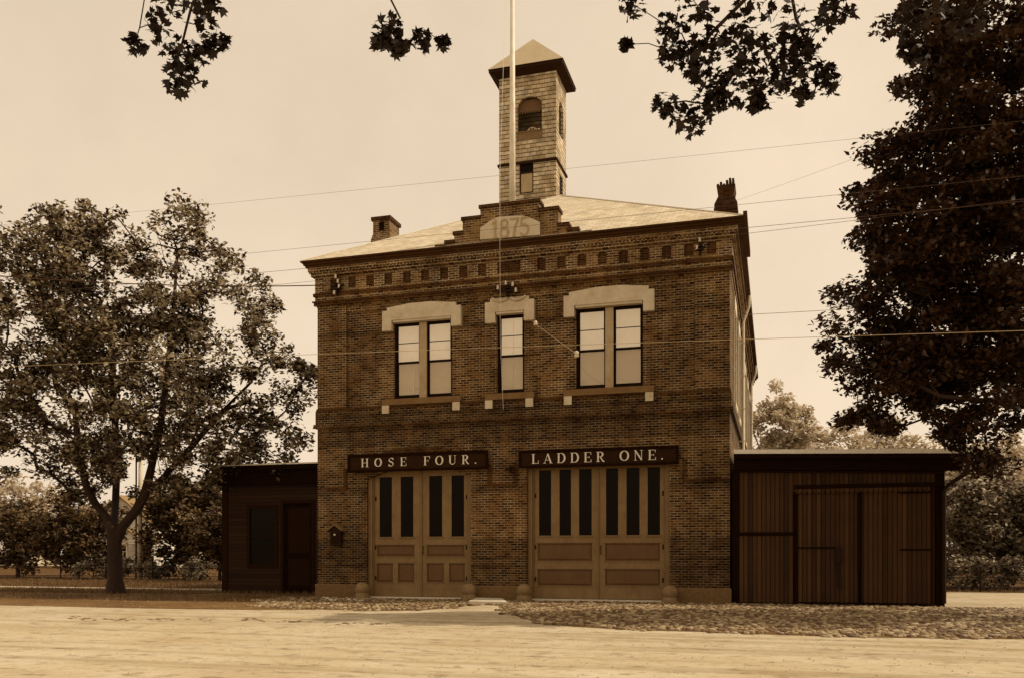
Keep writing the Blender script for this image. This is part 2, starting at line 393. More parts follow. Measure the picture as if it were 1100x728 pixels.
# ---------------------------------------------------------------- lettering
def strokes(ch):
    """list of (points, width rule) in a unit-height cell, and the cell width"""
    K, N_, SF = .17, .05, .045
    def ser(x, z, w=.30): return ([(x - w/2, z), (x + w/2, z)], SF)
    def arc(cx, cz, rx, rz, a0, a1, n=14): return [(cx + rx*cos(radians(a0 + (a1 - a0)*i/n)), cz + rz*sin(radians(a0 + (a1 - a0)*i/n))) for i in range(n + 1)]
    V = 'v'
    if ch == 'H': return [([(.16, .02), (.16, .98)], K), ([(.68, .02), (.68, .98)], K), ([(.16, .5), (.68, .5)], N_), ser(.16, .02), ser(.16, .98), ser(.68, .02), ser(.68, .98)], .84
    if ch == 'O': return [(arc(.42, .5, .335, .47, 0, 360, 28), V)], .84
    if ch == 'S':
        p = arc(.35, .74, .22, .23, 20, 200, 10) + [(.17, .62), (.35, .52), (.53, .40)] + arc(.34, .26, .24, .23, 20, -165, 10)
        return [(p, 'd'), ([(.57, .98), (.57, .72)], .04), ([(.09, .28), (.09, .02)], .04)], .68
    if ch == 'E': return [([(.17, .02), (.17, .98)], K), ([(.03, .975), (.66, .975)], N_), ([(.03, .025), (.68, .025)], N_), ([(.17, .5), (.5, .5)], N_), ([(.64, .97), (.64, .74)], .06), ([(.66, .03), (.66, .28)], .06), ([(.5, .6), (.5, .4)], .045)], .72
    if ch == 'F': return [([(.17, .02), (.17, .98)], K), ([(.03, .975), (.66, .975)], N_), ser(.17, .02), ([(.17, .5), (.5, .5)], N_), ([(.64, .97), (.64, .72)], .06), ([(.5, .6), (.5, .4)], .045)], .70
    if ch == 'U': return [([(.16, .98), (.16, .32)] + arc(.41, .30, .25, .27, 180, 360, 12) + [(.66, .98)], 'u'), ser(.16, .98), ser(.66, .98, .22)], .82
    if ch == 'R': return [([(.17, .02), (.17, .98)], K), ser(.17, .02), ([(.03, .975), (.35, .975)], N_), (arc(.35, .74, .22, .235, 90, -90, 10), V), ([(.17, .505), (.35, .505)], N_), ([(.36, .5), (.60, .06), (.72, .03)], .13)], .78
    if ch == 'L': return [([(.17, .02), (.17, .98)], K), ser(.17, .98), ([(.03, .025), (.64, .025)], N_), ([(.63, .02), (.63, .32)], .06)], .70
    if ch == 'A': return [([(.12, .02), (.40, .98)], .06), ([(.40, .98), (.70, .02)], .16), ([(.22, .34), (.60, .34)], N_), ser(.12, .02, .24), ser(.70, .02, .28)], .84
    if ch == 'D': return [([(.17, .02), (.17, .98)], K), ([(.03, .975), (.38, .975)], N_), ([(.03, .025), (.38, .025)], N_), (arc(.38, .5, .33, .475, 90, -90, 16), V)], .82
    if ch == 'N': return [([(.14, .02), (.14, .98)], .06), ([(.14, .98), (.68, .02)], .16), ([(.68, .02), (.68, .98)], .06), ser(.14, .02, .24), ser(.68, .98, .24), ser(.12, .98, .2)], .82
    if ch == '.': return [([(.1, .01), (.1, .15)], .15)], .24
    if ch == '1': return [([(.25, .0), (.25, 1.0)], .13), ([(.08, .78), (.25, .98)], .09), ([(.08, .03), (.42, .03)], .07)], .5
    if ch == '8': return [(arc(.3, .745, .19, .21, 0, 360, 20), .11), (arc(.3, .27, .24, .24, 0, 360, 20), .12)], .62
    if ch == '7': return [([(.05, .95), (.55, .95)], .11), ([(.52, .93), (.34, .5), (.26, .0)], .12)], .6
    if ch == '5': return [([(.52, .95), (.14, .95)], .10), ([(.15, .97), (.11, .54)], .09), ([(.11, .55), (.2, .6)] + arc(.29, .31, .24, .28, 100, -150, 16), .12)], .6
    return [], .45
def lettering(mb, text, x0, x1, z0, h, y, depth=.012, fixed=None):
    KX = 1.0 if text == '1875' else 1.22
    ws = [strokes(c)[1]*KX for c in text]
    tot = sum(ws); gap = (x1 - x0 - tot*h*.95)/(len(text) - 1); x = x0; k = 0
    for c, w in zip(text, ws):
        for pts, rule in strokes(c)[0]:
            k += 1; yy = y - .0004*(k % 9)
            P = [(x + px*h*.95*KX, z0 + pz*h) for px, pz in pts]
            wd = []
            L, R_ = [], []
            for i in range(len(P)):
                a = P[max(i - 1, 0)]; b = P[min(i + 1, len(P) - 1)]
                if abs(P[0][0] - P[-1][0]) < 1e-5 and abs(P[0][1] - P[-1][1]) < 1e-5 and i in (0, len(P) - 1): a, b = P[-2], P[1]
                dx, dz = b[0] - a[0], b[1] - a[1]; l = sqrt(dx*dx + dz*dz) or 1
                if rule == 'v': w_ = .05 + .14*abs(dz/l)**1.3
                elif rule == 'd': w_ = .055 + .10*abs(dx*.45 - dz*.6)/l if dz > 0 else .055 + .12*max(0, (dx*.6 - dz*.45)/l)
                elif rule == 'u': w_ = .17 if i < 4 else (.05 if i > len(P) - 6 else .09)
                else: w_ = rule
                w_ *= h*.95; nx, nz = -dz/l*w_/2, dx/l*w_/2
                L.append((P[i][0] + nx, P[i][1] + nz)); R_.append((P[i][0] - nx, P[i][1] - nz))
            for i in range(len(P) - 1):
                mb.prism([R_[i], R_[i + 1], L[i + 1], L[i]], yy, yy + depth)
        x += w*h*.95 + gap

# ================================================================ THE FIRE STATION
BW, BD = 13.4, 22.4
st = thing('fire_station', (-6.7, 0, 0), 'two storey brick fire station with stepped parapet, hip roof and shingled bell tower', 'fire station')
w1 = (-10.67, -8.67, 6.47, 9.0); w2 = (-7.14, -6.26, 6.47, 9.0); w3 = (-4.60, -2.55, 6.47, 9.0)
d1 = (WX(394), WX(506), .0, 4.28); d2 = (WX(566), WX(719.5), .0, 4.2)
wall = MB()
YP = .11    # recess of the middle field
wall.grid(-BW, 0, 0, 6.25, [d1, d2], 0, .40)
wall.grid(-12.35, -1.01, 6.25, 9.62, [w1, w2, w3], YP, .40)
wall.box(-BW, -12.35, 0, .40, 6.25, 9.62); wall.box(-1.01, 0, 0, .40, 6.25, 9.62)
for a, b in ((-12.35, -1.01),):                       # corbelled head of the recessed field
    wall.box(a, b, .055, YP, 9.40, 9.62)
wall.box(-BW + .001, -BW + .40, .40, BD, 0, 9.62); wall.box(-BW, 0, BD, BD + .4, 0, 9.62)
SW = [(2.0, 3.1), (4.9, 6.0), (8.2, 9.3), (11.5, 12.6), (14.8, 15.9), (18.1, 19.2)]
sw = MB().grid(.40, BD, 0, 9.62, [(a, b, 6.2, 9.1) for a, b in SW], 0, .4).xf(lambda x, y, z: (-y - .001, x, z))
wall.f += [tuple(i + len(wall.v) for i in f) for f in sw.f]; wall.v += sw.v
# segmental head of the left doorway
hw = (d1[1] - d1[0])/2; mx = (d1[0] + d1[1])/2
for sg in (-1, 1):
    pts = [(mx + sg*hw, 4.28), (mx + sg*hw, 3.86)] + [(mx + sg*hw*(1 - t), 3.86 + .42*(1 - (1 - t)**2)**.8) for t in (.05, .12, .2, .3, .42, .6, .8)] + [(mx, 4.28)]
    if sg > 0: pts = pts[::-1]
    wall.prism(pts, .002, .20)
wallo = wall.build('wall', 'brick', st)
# shallow pilaster strips beside the doors and flat brick hood over the left door
ho = MB()
n = 14
ang = [(-hw - .45 + (2*hw + .9)*i/n) for i in range(n + 1)]
top = [(mx + a*.72, 4.62 + .30*(1 - (a/(hw + .45))**2)) for a in ang]
ho.prism([(mx - (hw + .45)*.72, 4.5)] + [(mx + (hw + .45)*.72, 4.5)] + top[::-1], -.07, -.001)
ho.build('hood_mould', 'brickd', st)
pl = MB()
for x0, x1 in ((-12.42, -12.30), (-7.42, -7.30), (-6.55, -6.43), (-1.36, -1.24)):
    pl.box(x0, x1, -.045, -.001, 3.66, 4.25)
pl.box(-13.0, -12.3, -.03, -.001, 3.58, 3.66); pl.box(-7.42, -6.43, -.03, -.001, 3.58, 3.66); pl.box(-1.36, -.0, -.03, -.001, 3.58, 3.66)
pl.split('brick_label', 'brickd', st)
# string courses
sco = MB()
sco.box(-BW - .05, .05, -.05, -.001, 5.72, 6.18); sco.box(-BW - .05, -BW - .001, -.0, BD, 5.72, 6.18); sco.box(.001, .05, 0, BD, 5.72, 6.18)
sco.box(-BW - .10, .10, -.10, -.052, 5.62, 5.74); sco.box(-BW - .10, -BW - .052, -.052, BD, 5.62, 5.74); sco.box(.052, .10, -.052, BD, 5.62, 5.74)
sco.build('string_course', 'brick', st)
s2 = MB(); s2.box(-BW - .03, .03, -.03, -.001, 6.18, 6.27)
s2.box(-BW - .02, .02, -.09, -.052, 6.185, 6.20)
s2.build('sill_course', 'brickd', st)
s3 = MB(); s3.box(-BW - .11, .11, -.115, -.102, 5.605, 5.66); s3.build('drip_course', 'brickd', st)
# cornice: stacked courses running round the building
f1 = MB()
XC = lambda u: WX(u, -.06)
dent = [XC(u) for u in (358.6, 378, 397.5, 417, 437, 456.4, 477, 497.5, 517.5)]
dentr = [XC(u) for u in (581.4, 602.9, 625, 647, 669.6, 692.5, 716, 740, 764.3)]
holes = [(x - .135, x + .135, 10.19, 10.54) for x in dent + dentr] + [(XC(534), XC(559), 10.19, 10.54)]
f1.grid(-BW - .06, .06, 9.82, 10.62, holes, -.06, .03)
f1.box(-BW - .059, .059, .03, BD, 9.82, 10.615)
f1.box(-BW - .02, .02, -.02, BD, 9.62, 9.82)
frz = f1.build('frieze', 'brickp', st)
fb = MB()
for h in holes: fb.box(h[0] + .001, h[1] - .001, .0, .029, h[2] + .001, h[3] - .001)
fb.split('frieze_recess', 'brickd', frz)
fc = MB()
fc.box(-BW - .11, .11, -.11, -.061, 9.97, 10.07); fc.box(-BW - .09, .09, -.09, -.021, 9.66, 9.80); fc.box(-BW - .13, .13, -.13, -.0915, 9.76, 9.81)
fc.box(.061, .11, -.06, BD, 9.97, 10.07); fc.box(-BW - .11, -BW - .061, -.06, BD, 9.97, 10.07)
fc.build('moulded_course', 'brickd', st)
fd = MB(); fd.box(-BW - .16, .16, -.16, BD + .1, 10.62, 10.70); fd.box(-BW - .23, .23, -.23, BD + .12, 10.76, 10.89)
k = 0; x = -BW - .2
while x < .15:                                         # dog-tooth bricks under the crown
    fd.box(x, x + .06, -.215, -.165, 10.702, 10.758); x += .12
fd.box(-BW - .17, .17, -.165, BD + .1, 10.70, 10.76)
fd.build('corbel_course', 'brickp', st)
cr = MB(); cr.box(-BW - .29, .29, -.29, BD + .2, 10.89, 10.955); cr.box(-BW - .34, .34, -.34, BD + .25, 10.955, 11.02); cr.box(-BW - .385, .385, -.385, BD + .3, 11.02, 11.075)
cr.build('cornice', 'cornice', st)
gt = MB(); gt.box(-BW - .41, .41, -.415, -.387, 11.035, 11.085); gt.box(.387, .50, -.415, 3.0, 11.02, 11.20)
gt.build('gutter', 'cornice', st)
# hip roof
ez, my = 11.08, .595
xa, xb, ya, yb = -BW - .40, .40, -.40, BD + .3
hh = (xb - xa)/2; rz = ez + hh*my; xm = (xa + xb)/2
rf = MB()
A_, B_, C_, D_ = (xa, ya, ez), (xb, ya, ez), (xb, yb, ez), (xa, yb, ez); R1, R2 = (xm, ya + hh, rz), (xm, yb - hh, rz)
rf.quad(A_, B_, R1); rf.quad(B_, C_, R2, R1); rf.quad(C_, D_, R2); rf.quad(D_, A_, R1, R2)
roof = rf.build('roof', 'slate', st)
rc = MB(); rc.tube([A_, R1], .035, 6); rc.tube([B_, R1], .035, 6); rc.tube([R1, R2], .06, 6); rc.build('ridge_capping', 'slab', roof)
# parapet with date stone
pp = MB()
def blk(u0, u1, v, cap=True, y0=-.30, y1=.12, z0=11.085):
    zt = W((u0 + u1)/2, v, y0)[1]; x0, x1 = WX(u0, y0), WX(u1, y0)
    pp.box(x0, x1, y0, y1, z0, zt - (.10 if cap else 0))
    if cap: cp.box(x0 - .04, x1 + .04, y0 - .06, y1 + .05, zt - .10, zt)
cp = MB()
blk(516, 579, 217.5); blk(497, 515.5, 233, y0=-.29, y1=.11); blk(579.5, 599.5, 223, y0=-.29, y1=.11)
blk(488, 496.6, 249, True, -.28, .10); blk(479, 487.6, 258.5, True, -.27, .09); blk(469, 478.6, 263.5, True, -.26, .08)
blk(600, 610.4, 239.5, True, -.28, .10); blk(610.8, 621, 244.8, True, -.27, .09); blk(621.4, 635, 248.5, True, -.26, .08)
par = pp.build('parapet', 'chim', st); cp.build('coping', 'brickd', par)
zz = lambda u, v: W(u, v, -.34)
dsp = [zz(515.5, 257.5), zz(580, 252.5), zz(580, 238.5), zz(572, 235), zz(561, 231.5), zz(535, 233), zz(526, 237.5), zz(515.5, 245)]
dso = MB().prism(dsp, -.34, -.301).build('date_stone', 'stone', par, bevel=.012)
nb = MB(); zc = zz(548, 244.5)
lettering(nb, '1875', -.62, .62, -.30, .58, -.352, .02)
nb.xf(lambda x, y, z: (x + zc[0], y, z + zc[1])).build('numerals', 'numeral', par)
# chimneys
def chimney(x0, x1, z1, mat, dark, kind):
    y0 = 4.0; y1 = 4.85
    m = MB()
    if kind == 'left':
        m.box(x0 - .07, x1 + .07, y0 - .05, y1 + .05, 10.8, z1 - .85); m.frustum((x0 - .07, x1 + .07, y0 - .05, y1 + .05), (x0, x1, y0, y1), z1 - .85, z1 - .62)
        m.grid(x0, x1, z1 - .62, z1 - .13, [(x0 + .22, x1 - .22, z1 - .52, z1 - .2)], y0, y0 + .12); m.box(x0 + .001, x1 - .001, y0 + .12, y1, z1 - .62, z1 - .13)
    else:
        m.box(x0 - .03, x1 + .03, y0 - .05, y1 + .05, 10.8, z1 - .72)
        for i in range(4): m.box(x0 - .045, x1 + .045, y0 - .065, y1 + .06, z1 - 1.55 + .2*i, z1 - 1.47 + .2*i)
        m.frustum((x0 - .03, x1 + .03, y0 - .05, y1 + .05), (x0 + .10, x1 - .10, y0 + .05, y1 - .05), z1 - .72, z1 - .42)
        m.frustum((x0 + .10, x1 - .10, y0 + .05, y1 - .05), (x0 + .04, x1 - .04, y0, y1), z1 - .42, z1 - .08)
    c = m.build('chimney', mat, st)
    cpm = MB()
    if kind == 'left':
        cpm.box(x0 - .06, x1 + .06, y0 - .06, y1 + .06, z1 - .13, z1); cpm.build('chimney_cap', 'brickd', c)
        B(x0 + .2, x1 - .2, y0 + .09, y0 + .119, z1 - .54, z1 - .18).build('flue_opening', 'sash', c)
    else:
        for i, hgt in enumerate((.06, .12, .05, .16, .22, .20)):
            w = (x1 - x0 - .1)/6; a = x0 + .05 + i*w
            cpm.box(a, a + w*.75, y0 + .02, y1 - .05, z1 - .08, z1 - .08 + hgt)
        cpm.build('chimney_cap', 'chimd', c)
    return c
tag(chimney(-13.36, -12.68, 14.14, 'chim', 'brickd', 'left'), 'squat chimney with a square flue opening')
tag(chimney(-.68, .02, 13.95, 'chimd', 'chimd', 'right'), 'dark chimney with a broken jagged top')
# upper windows
def window(op, paired, lab):
    x0, x1, z0, z1 = op
    fr = MB(); yf = .22
    e = .055
    bays = [(x0 + e, x1 - e)] if not paired else [(x0 + e, (x0 + x1)/2 - .145), ((x0 + x1)/2 + .145, x1 - e)]
    fr.grid(x0, x1, z0, z1, [(a, b, z0 + .10, z1 - .11) for a, b in bays], yf - .04, yf + .06)
    wo = fr.build('window', 'framep' if False else 'sash', st); tag(wo, lab)
    ss = MB(); zm = z0 + .10 + (z1 - z0 - .21)*.475
    up = MB(); lo = MB(); mu = MB()
    for a, b in bays:
        ss.grid(a, b, zm - .02, z1 - .11, [(a + .035, b - .035, zm + .035, z1 - .15)], yf + .0, yf + .04)
        ss.grid(a, b, z0 + .10, zm + .02, [(a + .035, b - .035, z0 + .15, zm - .03)], yf + .041, yf + .075)
        up.box(a + .045, b - .045, yf + .02, yf + .03, zm + .03, z1 - .145)
        lo.box(a + .04, b - .04, yf + .055, yf + .065, z0 + .165, zm - .025)
        if bays[0][0] == a and x0 < -10: B(b - .26, b - .21, yf + .045, yf + .054, z0 + .2, zm - .25).build('prop_stick', 'slab', wo)
        ss.box(a + .045, b - .045, yf + .008, yf + .019, z1 - .15 - (z1 - zm)*.42, z1 - .15 - (z1 - zm)*.42 + .022)
    ss.build('sash', 'sash', wo); up.split('upper_pane', 'paneu', wo); lo.split('lower_pane', 'panel', wo)
    if paired:
        c = (x0 + x1)/2; B(c - .125, c + .125, yf - .10, yf - .041, z0 + .02, z1 - .08).build('mullion', 'mull', wo)
    sl = MB(); sl.box(x0 - .36, x1 + .36, -.06, .20, z0 - .16, z0 - .001); sl.box(x0 - .36, x1 + .36, -.085, -.0602, z0 - .20, z0 - .14)
    sl.build('sill', 'sill', wo, bevel=.01)
    bk = MB()
    for a in (x0 - .34, x1 + .34 - .24): bk.box(a, a + .24, -.10, -.001, z0 - .47, z0 - .21)
    bk.split('sill_block', 'stone', wo)
    # stone head with dropped ears and a low peak
    c = (x0 + x1)/2; pk = .15 if paired else .04; q = .17
    ex = .36
    P = [(x0 - ex, z1 - .32), (x0 - .001, z1 - .32), (x0 - .001, z1 + .0), (x1 + .001, z1 + .0), (x1 + .001, z1 - .32), (x1 + ex, z1 - .32), (x1 + ex, z1 + .32), (x1 + ex - q, z1 + .32), (x1 + ex - q, z1 + .42)]
    if paired: P += [(c + .35, z1 + .36 + pk), (c - .35, z1 + .36 + pk)]
    P += [(x0 - ex + q, z1 + .42), (x0 - ex + q, z1 + .32), (x0 - ex, z1 + .32)]
    hd = MB()
    hd.prism([(x0 - ex, z1 - .32), (x0 - .03, z1 - .32), (x0 - .03, z1 + .01), (x0 - ex, z1 + .01)], -.05, .125)
    hd.prism([(x1 + .03, z1 - .32), (x1 + ex, z1 - .32), (x1 + ex, z1 + .01), (x1 + .03, z1 + .01)], -.05, .125)
    P2 = [(x0 - ex, z1 + .01), (x1 + ex, z1 + .01)] + P[6:]
    hd.prism(P2, -.05, .13); hd.box(x0 + .0, x1 - .0, -.02, .21, z1 - .06, z1 + .009)
    hd.build('lintel', 'stone', wo)
    return wo
window(w1, True, 'paired sash window on the left of the front'); window(w2, False, 'narrow single sash window in the middle'); window(w3, True, 'paired sash window on the right of the front')
B(-5.98 - .6, -5.98 + .6, 0, .001, 0, .001) if False else None
# scrolled carving over the middle head stone
vb = MB(); c2 = (w2[0] + w2[1])/2
for sg in (-1, 1): vb.tube([(c2 + sg*(.05 + .5*t), -.08, 9.40 - .10*sin(pi*t) + .03*t) for t in (0, .2, .4, .6, .8, 1)], [.05, .05, .045, .04, .035, .03], 8)
vb.split('carved_scroll', 'stone', st, True)
# right flank: sunlit surrounds, sashes and downpipes
for (a, b) in SW:
    m = MB().grid(a, b, 6.2, 9.1, [(a + .1, b - .1, 6.3, 7.6), (a + .1, b - .1, 7.7, 9.0)], .24, .3).xf(lambda x, y, z: (-y, x, z))
    sd = m.build('side_window', 'pipe', st)
    B(-.29, -.27, a + .08, b - .08, 6.28, 9.02).build('pane', 'paned', sd)
    t = MB(); t.box(.001, .07, a - .16, b + .16, 9.1, 9.5); t.box(.001, .10, a - .16, b + .16, 6.05, 6.2); t.box(.001, .055, a - .14, a - .001, 6.2, 9.1); t.box(.001, .055, b + .001, b + .14, 6.2, 9.1)
    t.build('surround', 'stone', sd)
for y, zb in ((7.0, 4.75), (19.0, 4.8)):
    t = MB(); t.tube([(.36, y, 10.95), (.34, y, 10.55), (.14, y, 10.0), (.14, y, 9.6), (.14, y, zb + .3), (.22, y - .1, zb + .1), (.45, y - .5, zb)], .055, 8)
    for z in (9.2, 8, 6.8, 5.6): t.box(.0, .2, y - .07, y + .07, z, z + .04)
    t.build('downpipe', 'pipe', st, False)
# granite plinth
for x0, x1 in ((-BW - .05, d1[0] - .03), (d1[1] + .03, d2[0] - .03), (d2[1] + .03, .05)):
    m = MB(); zt = .46
    m.box(x0, x1, -.10, -.001, 0, zt)
    m.build('plinth_stone', 'granite', st, bevel=.025)
# ---------------------------------------------------------------- doors
def bay_door(op, leaves, lights, rows, zl, lab, thr):
    x0, x1 = op[0], op[1]; yd = .20
    fr = MB(); fr.box(x0, x0 + .15, yd - .10, yd + .1, .0, op[3]); fr.box(x1 - .15, x1, yd - .10, yd + .1, .0, op[3]); fr.box(x0 + .15, x1 - .15, yd - .08, yd + .1, op[3] - .12, op[3])
    fr.box(x0 + .15, x0 + .19, yd - .05, yd + .1, .0, op[3] - .12); fr.box(x1 - .19, x1 - .15, yd - .05, yd + .1, .0, op[3] - .12)
    dr = fr.build('bay_door', 'framep', st, bevel=.01); tag(dr, lab)
    B(x0 - .02, x1 + .02, -.16, .35, 0, .07).build('threshold', 'slab', dr, bevel=.01)
    for li, (a, b) in enumerate(leaves):
        hl = [(p, q, zl[0], zl[1]) for p, q in lights if a < p < b]; hr = [(p, q, r0, r1) for p, q, r0, r1 in rows if a < p < b]
        lf = MB().grid(a, b, .085, op[3] - .125, hl + hr, yd, yd + .06)
        lfo = lf.build('door_leaf', 'doorp', dr)
        g = MB()
        for p, q, r0, r1 in hl: g.box(p - .01, q + .01, yd + .03, yd + .04, r0 - .01, r1 + .01)
        g.split('glazing', 'paned', dr)
        b2 = MB()
        for p, q, r0, r1 in hr:
            g = MB(); g.box(p, q, yd + .04, yd + .055, r0, r1)
            n0 = len(g.v); i1, i2 = .03, .07
            g.v += [(p + i1, yd + .039, r0 + i1), (q - i1, yd + .039, r0 + i1), (q - i1, yd + .039, r1 - i1), (p + i1, yd + .039, r1 - i1),
                    (p + i2, yd + .018, r0 + i2), (q - i2, yd + .018, r0 + i2), (q - i2, yd + .018, r1 - i2), (p + i2, yd + .018, r1 - i2)]
            g.f += [tuple(n0 + i for i in f) for f in ((4, 5, 6, 7), (0, 1, 5, 4), (1, 2, 6, 5), (2, 3, 7, 6), (3, 0, 4, 7))]
            g.build('door_panel', 'doord', dr)
            for (c0, c1, e0, e1) in ((p - .03, q + .03, r0 - .035, r0 - .002), (p - .03, q + .03, r1 + .002, r1 + .03)): b2.box(c0, c1, yd - .015, yd - .001, e0, e1)
        for p, q, r0, r1 in hl: b2.box(p - .04, q + .04, yd - .03, yd - .001, r0 - .05, r0 - .004)
        b2.split('moulding', 'framep', dr)
    c = (leaves[0][1] + leaves[1][0])/2
    B(c - .03, c + .03, yd - .03, yd - .001, .09, op[3] - .14).build('meeting_strip', 'framep', dr)
    m = MB(); m.tube([(c + .09, yd - .01, 1.45), (c + .09, yd - .08, 1.48), (c + .09, yd - .08, 1.68), (c + .09, yd - .01, 1.71)], .014, 6); m.build('door_handle', 'iron', dr)
    m = MB()
    for z in (.6, 1.6, 3.2):
        for a, sgn in ((x0 + .20, 1), (x1 - .20, -1)): m.box(min(a, a + sgn*.05), max(a, a + sgn*.05), yd - .012, yd - .001, z, z + .14)
    m.split('hinge', 'iron', dr)
    return dr
Y2 = .2
X = lambda u: WX(u, Y2)
ZZ = lambda u, v: W(u, v, Y2)[1]
def rw(u0, u1, v0, v1):
    return (X(u0), X(u1), ZZ((u0 + u1)/2, v1), ZZ((u0 + u1)/2, v0))
bay_door(d1, [(X(401), X(452.4)), (X(453.2), X(502.5))], [(X(a), X(b)) for a, b in ((407.7, 421), (430.4, 444), (461, 475), (485, 498.5))],
    [rw(405, 445, 585, 597), rw(458.5, 499, 585, 597), rw(404.7, 422, 604.7, 625), rw(427.6, 445, 604.7, 625), rw(458.5, 476.6, 604.7, 625), rw(482.5, 499.3, 604.7, 625)],
    (ZZ(452, 576), ZZ(452, 511)), 'double door under the left sign with four narrow panes', 0)
bay_door(d2, [(X(572), X(642.4)), (X(643.2), X(714))], [(X(a), X(b)) for a, b in ((579, 592), (601, 613.4), (622, 635.6), (651, 664), (673, 687), (695.7, 709))],
    [rw(577.4, 636, 583, 602), rw(650, 709, 583, 602), rw(577.4, 636, 611, 628.7), rw(650, 709, 611, 628.7)],
    (ZZ(642, 574.4), ZZ(642, 503)), 'wider double door under the right sign with six narrow panes', 0)
# ---------------------------------------------------------------- bell tower
TX0, TX1, TY0, TY1 = -9.33, -6.98, 7.0, 8.62
tz = lambda u, v: W(u, v, TY0)[1]; tx = lambda u: WX(u, TY0)
zb, ze = tz(566, 174), tz(597, 76)
bo = (tx(555.8), tx(582), tz(569, 142), tz(569, 103.5)); lw = (tx(558), tx(573), tz(565, 208), tz(565, 175.5))
tm = MB()
tm.grid(TX0, TX1, zb, ze, [bo], TY0, TY0 + .12); tm.grid(TX0, TX1, 13.0, zb - .08, [lw], TY0, TY0 + .12)
tm.box(TX0, TX0 + .12, TY0 + .12, TY1, 13.0, ze); tm.box(TX0 + .12, TX1 - .12, TY1 - .12, TY1, 13.0, ze)
tc = (TY0 + TY1)/2
sdm = MB().grid(TY0 + .12, TY1 - .001, zb, ze, [(tc - .36, tc + .36, bo[2], bo[3])], 0, .12); sdm.grid(TY0 + .12, TY1 - .001, 13.0, zb - .08, [(tc - .28, tc + .28, lw[2], lw[3] - .3)], 0, .12)
sdm.xf(lambda x, y, z: (TX1 - y, x, z)); tm.f += [tuple(i + len(tm.v) for i in f) for f in sdm.f]; tm.v += sdm.v
cc = (bo[0] + bo[1])/2; bh = (bo[1] - bo[0])/2
def spandrel(mb, c, hw_, z1, drop, f):
    for sg in (-1, 1):
        arcp = [(c + sg*hw_*cos(t), z1 - drop + drop*sin(t)) for t in [radians(a) for a in (0, 12, 24, 36, 48, 60, 72, 82, 90)]]
        pts = [(c + sg*hw_, z1)] + arcp
        f(mb, pts if sg > 0 else pts[::-1])
spandrel(tm, cc, bh, bo[3], .40, lambda mb, p: mb.prism(p[::-1], TY0 + .002, TY0 + .11))
def sidep(mb, p):
    q = MB().prism(p[::-1], .002, .11).xf(lambda x, y, z: (TX1 - y, x, z)); mb.f += [tuple(i + len(mb.v) for i in f) for f in q.f]; mb.v += q.v
spandrel(tm, tc, .36, bo[3], .40, sidep)
two = tm.build('tower', 'shingle', st)
tag(two, 'square shingled bell tower on the left slope of the roof')
b = MB(); b.box(TX0 - .06, TX1 + .06, TY0 - .06, TY1 + .06, zb - .08, zb); b.build('belt_course', 'darkwood', two)
b = MB(); b.box(TX0 + .13, TX1 - .13, TY0 + .13, TY1 - .13, bo[2] - .25, bo[2] - .2); b.build('belfry_floor', 'shedtrim', two)
b = MB(); b.box(bo[0] - .02, bo[1] + .02, TY0 - .02, TY0 + .0, bo[2] - .27, bo[2]); b.box(bo[0] - .06, bo[1] + .06, TY0 - .05, TY0 + .05, bo[2], bo[2] + .04); b.build('belfry_sill', 'framep', two)
b = MB(); n = 9                                         # scalloped valance inside the opening
zt = bo[3] - .05; zv = bo[3] - .55
for i in range(n):
    a = bo[0] + (bo[1] - bo[0])*i/n; e = bo[0] + (bo[1] - bo[0])*(i + 1)/n
    b.prism([(a, zv + .06), ((a + e)/2, zv - .05), (e, zv + .06), (e, zt), (a, zt)], TY0 + .16, TY0 + .18)
b.build('valance', 'doord', two)
b = MB(); bx, by, bz = cc + .0, tc, bo[2] + .02
b.lathe([(.42, 0), (.40, .06), (.31, .22), (.25, .42), (.20, .54), (.08, .6), (0.01, .61)], (bx, by, bz), 20)
b.build('bell', 'bell', two, True)
b = MB(); b.tube([(bx - .38 + .76*i/12*1.0, by - .45, bz - .05 + .38*sin(pi*i/12)) for i in range(13)], .022, 6); b.tube([(bx, by - .45, bz - .1), (bx, by - .45, bz + .35)], .02, 6); b.tube([(bx - .25, by - .45, bz - .1), (bx - .1, by - .45, bz + .3)], .018, 6); b.tube([(bx + .25, by - .45, bz - .1), (bx + .1, by - .45, bz + .3)], .018, 6)
b.build('bell_wheel', 'wood', two, True)
b = MB(); b.grid(lw[0], lw[1], lw[2], lw[3], [(lw[0] + .05, lw[1] - .05, lw[3] - .36, lw[3] - .05), (lw[0] + .05, lw[1] - .05, lw[2] + .06, lw[3] - .4)], TY0 + .03, TY0 + .09)
b.build('tower_window', 'darkwood', two)
B(lw[0] + .04, lw[1] - .04, TY0 + .05, TY0 + .07, lw[3] - .37, lw[3] - .04).build('pane', 'paned', two)
B(lw[0] + .04, lw[1] - .04, TY0 + .045, TY0 + .065, lw[2] + .05, lw[3] - .39).build('shutter_board', 'mull', two)
b = MB(); b.box(TX1 - .09, TX1 - .05, tc - .28, tc + .28, lw[2], lw[3] - .3); b.build('side_pane', 'paned', two)
ov = .33
b = MB(); b.frustum((TX0 - .02, TX1 + .02, TY0 - .02, TY1 + .02), (TX0 - ov + .03, TX1 + ov - .03, TY0 - ov + .03, TY1 + ov - .03), ze, ze + .13)
b.box(TX0 - ov, TX1 + ov, TY0 - ov, TY1 + ov, ze + .13, ze + .24); b.build('tower_cornice', 'darkwood', two)
za = W(568, 43, tc)[1]
b = MB(); q = ((TX0 - ov - .03, TY0 - ov - .03), (TX1 + ov + .03, TY0 - ov - .03), (TX1 + ov + .03, TY1 + ov + .03), (TX0 - ov - .03, TY1 + ov + .03)); zz0 = ze + .245
ap = ((TX0 + TX1)/2, tc, za)
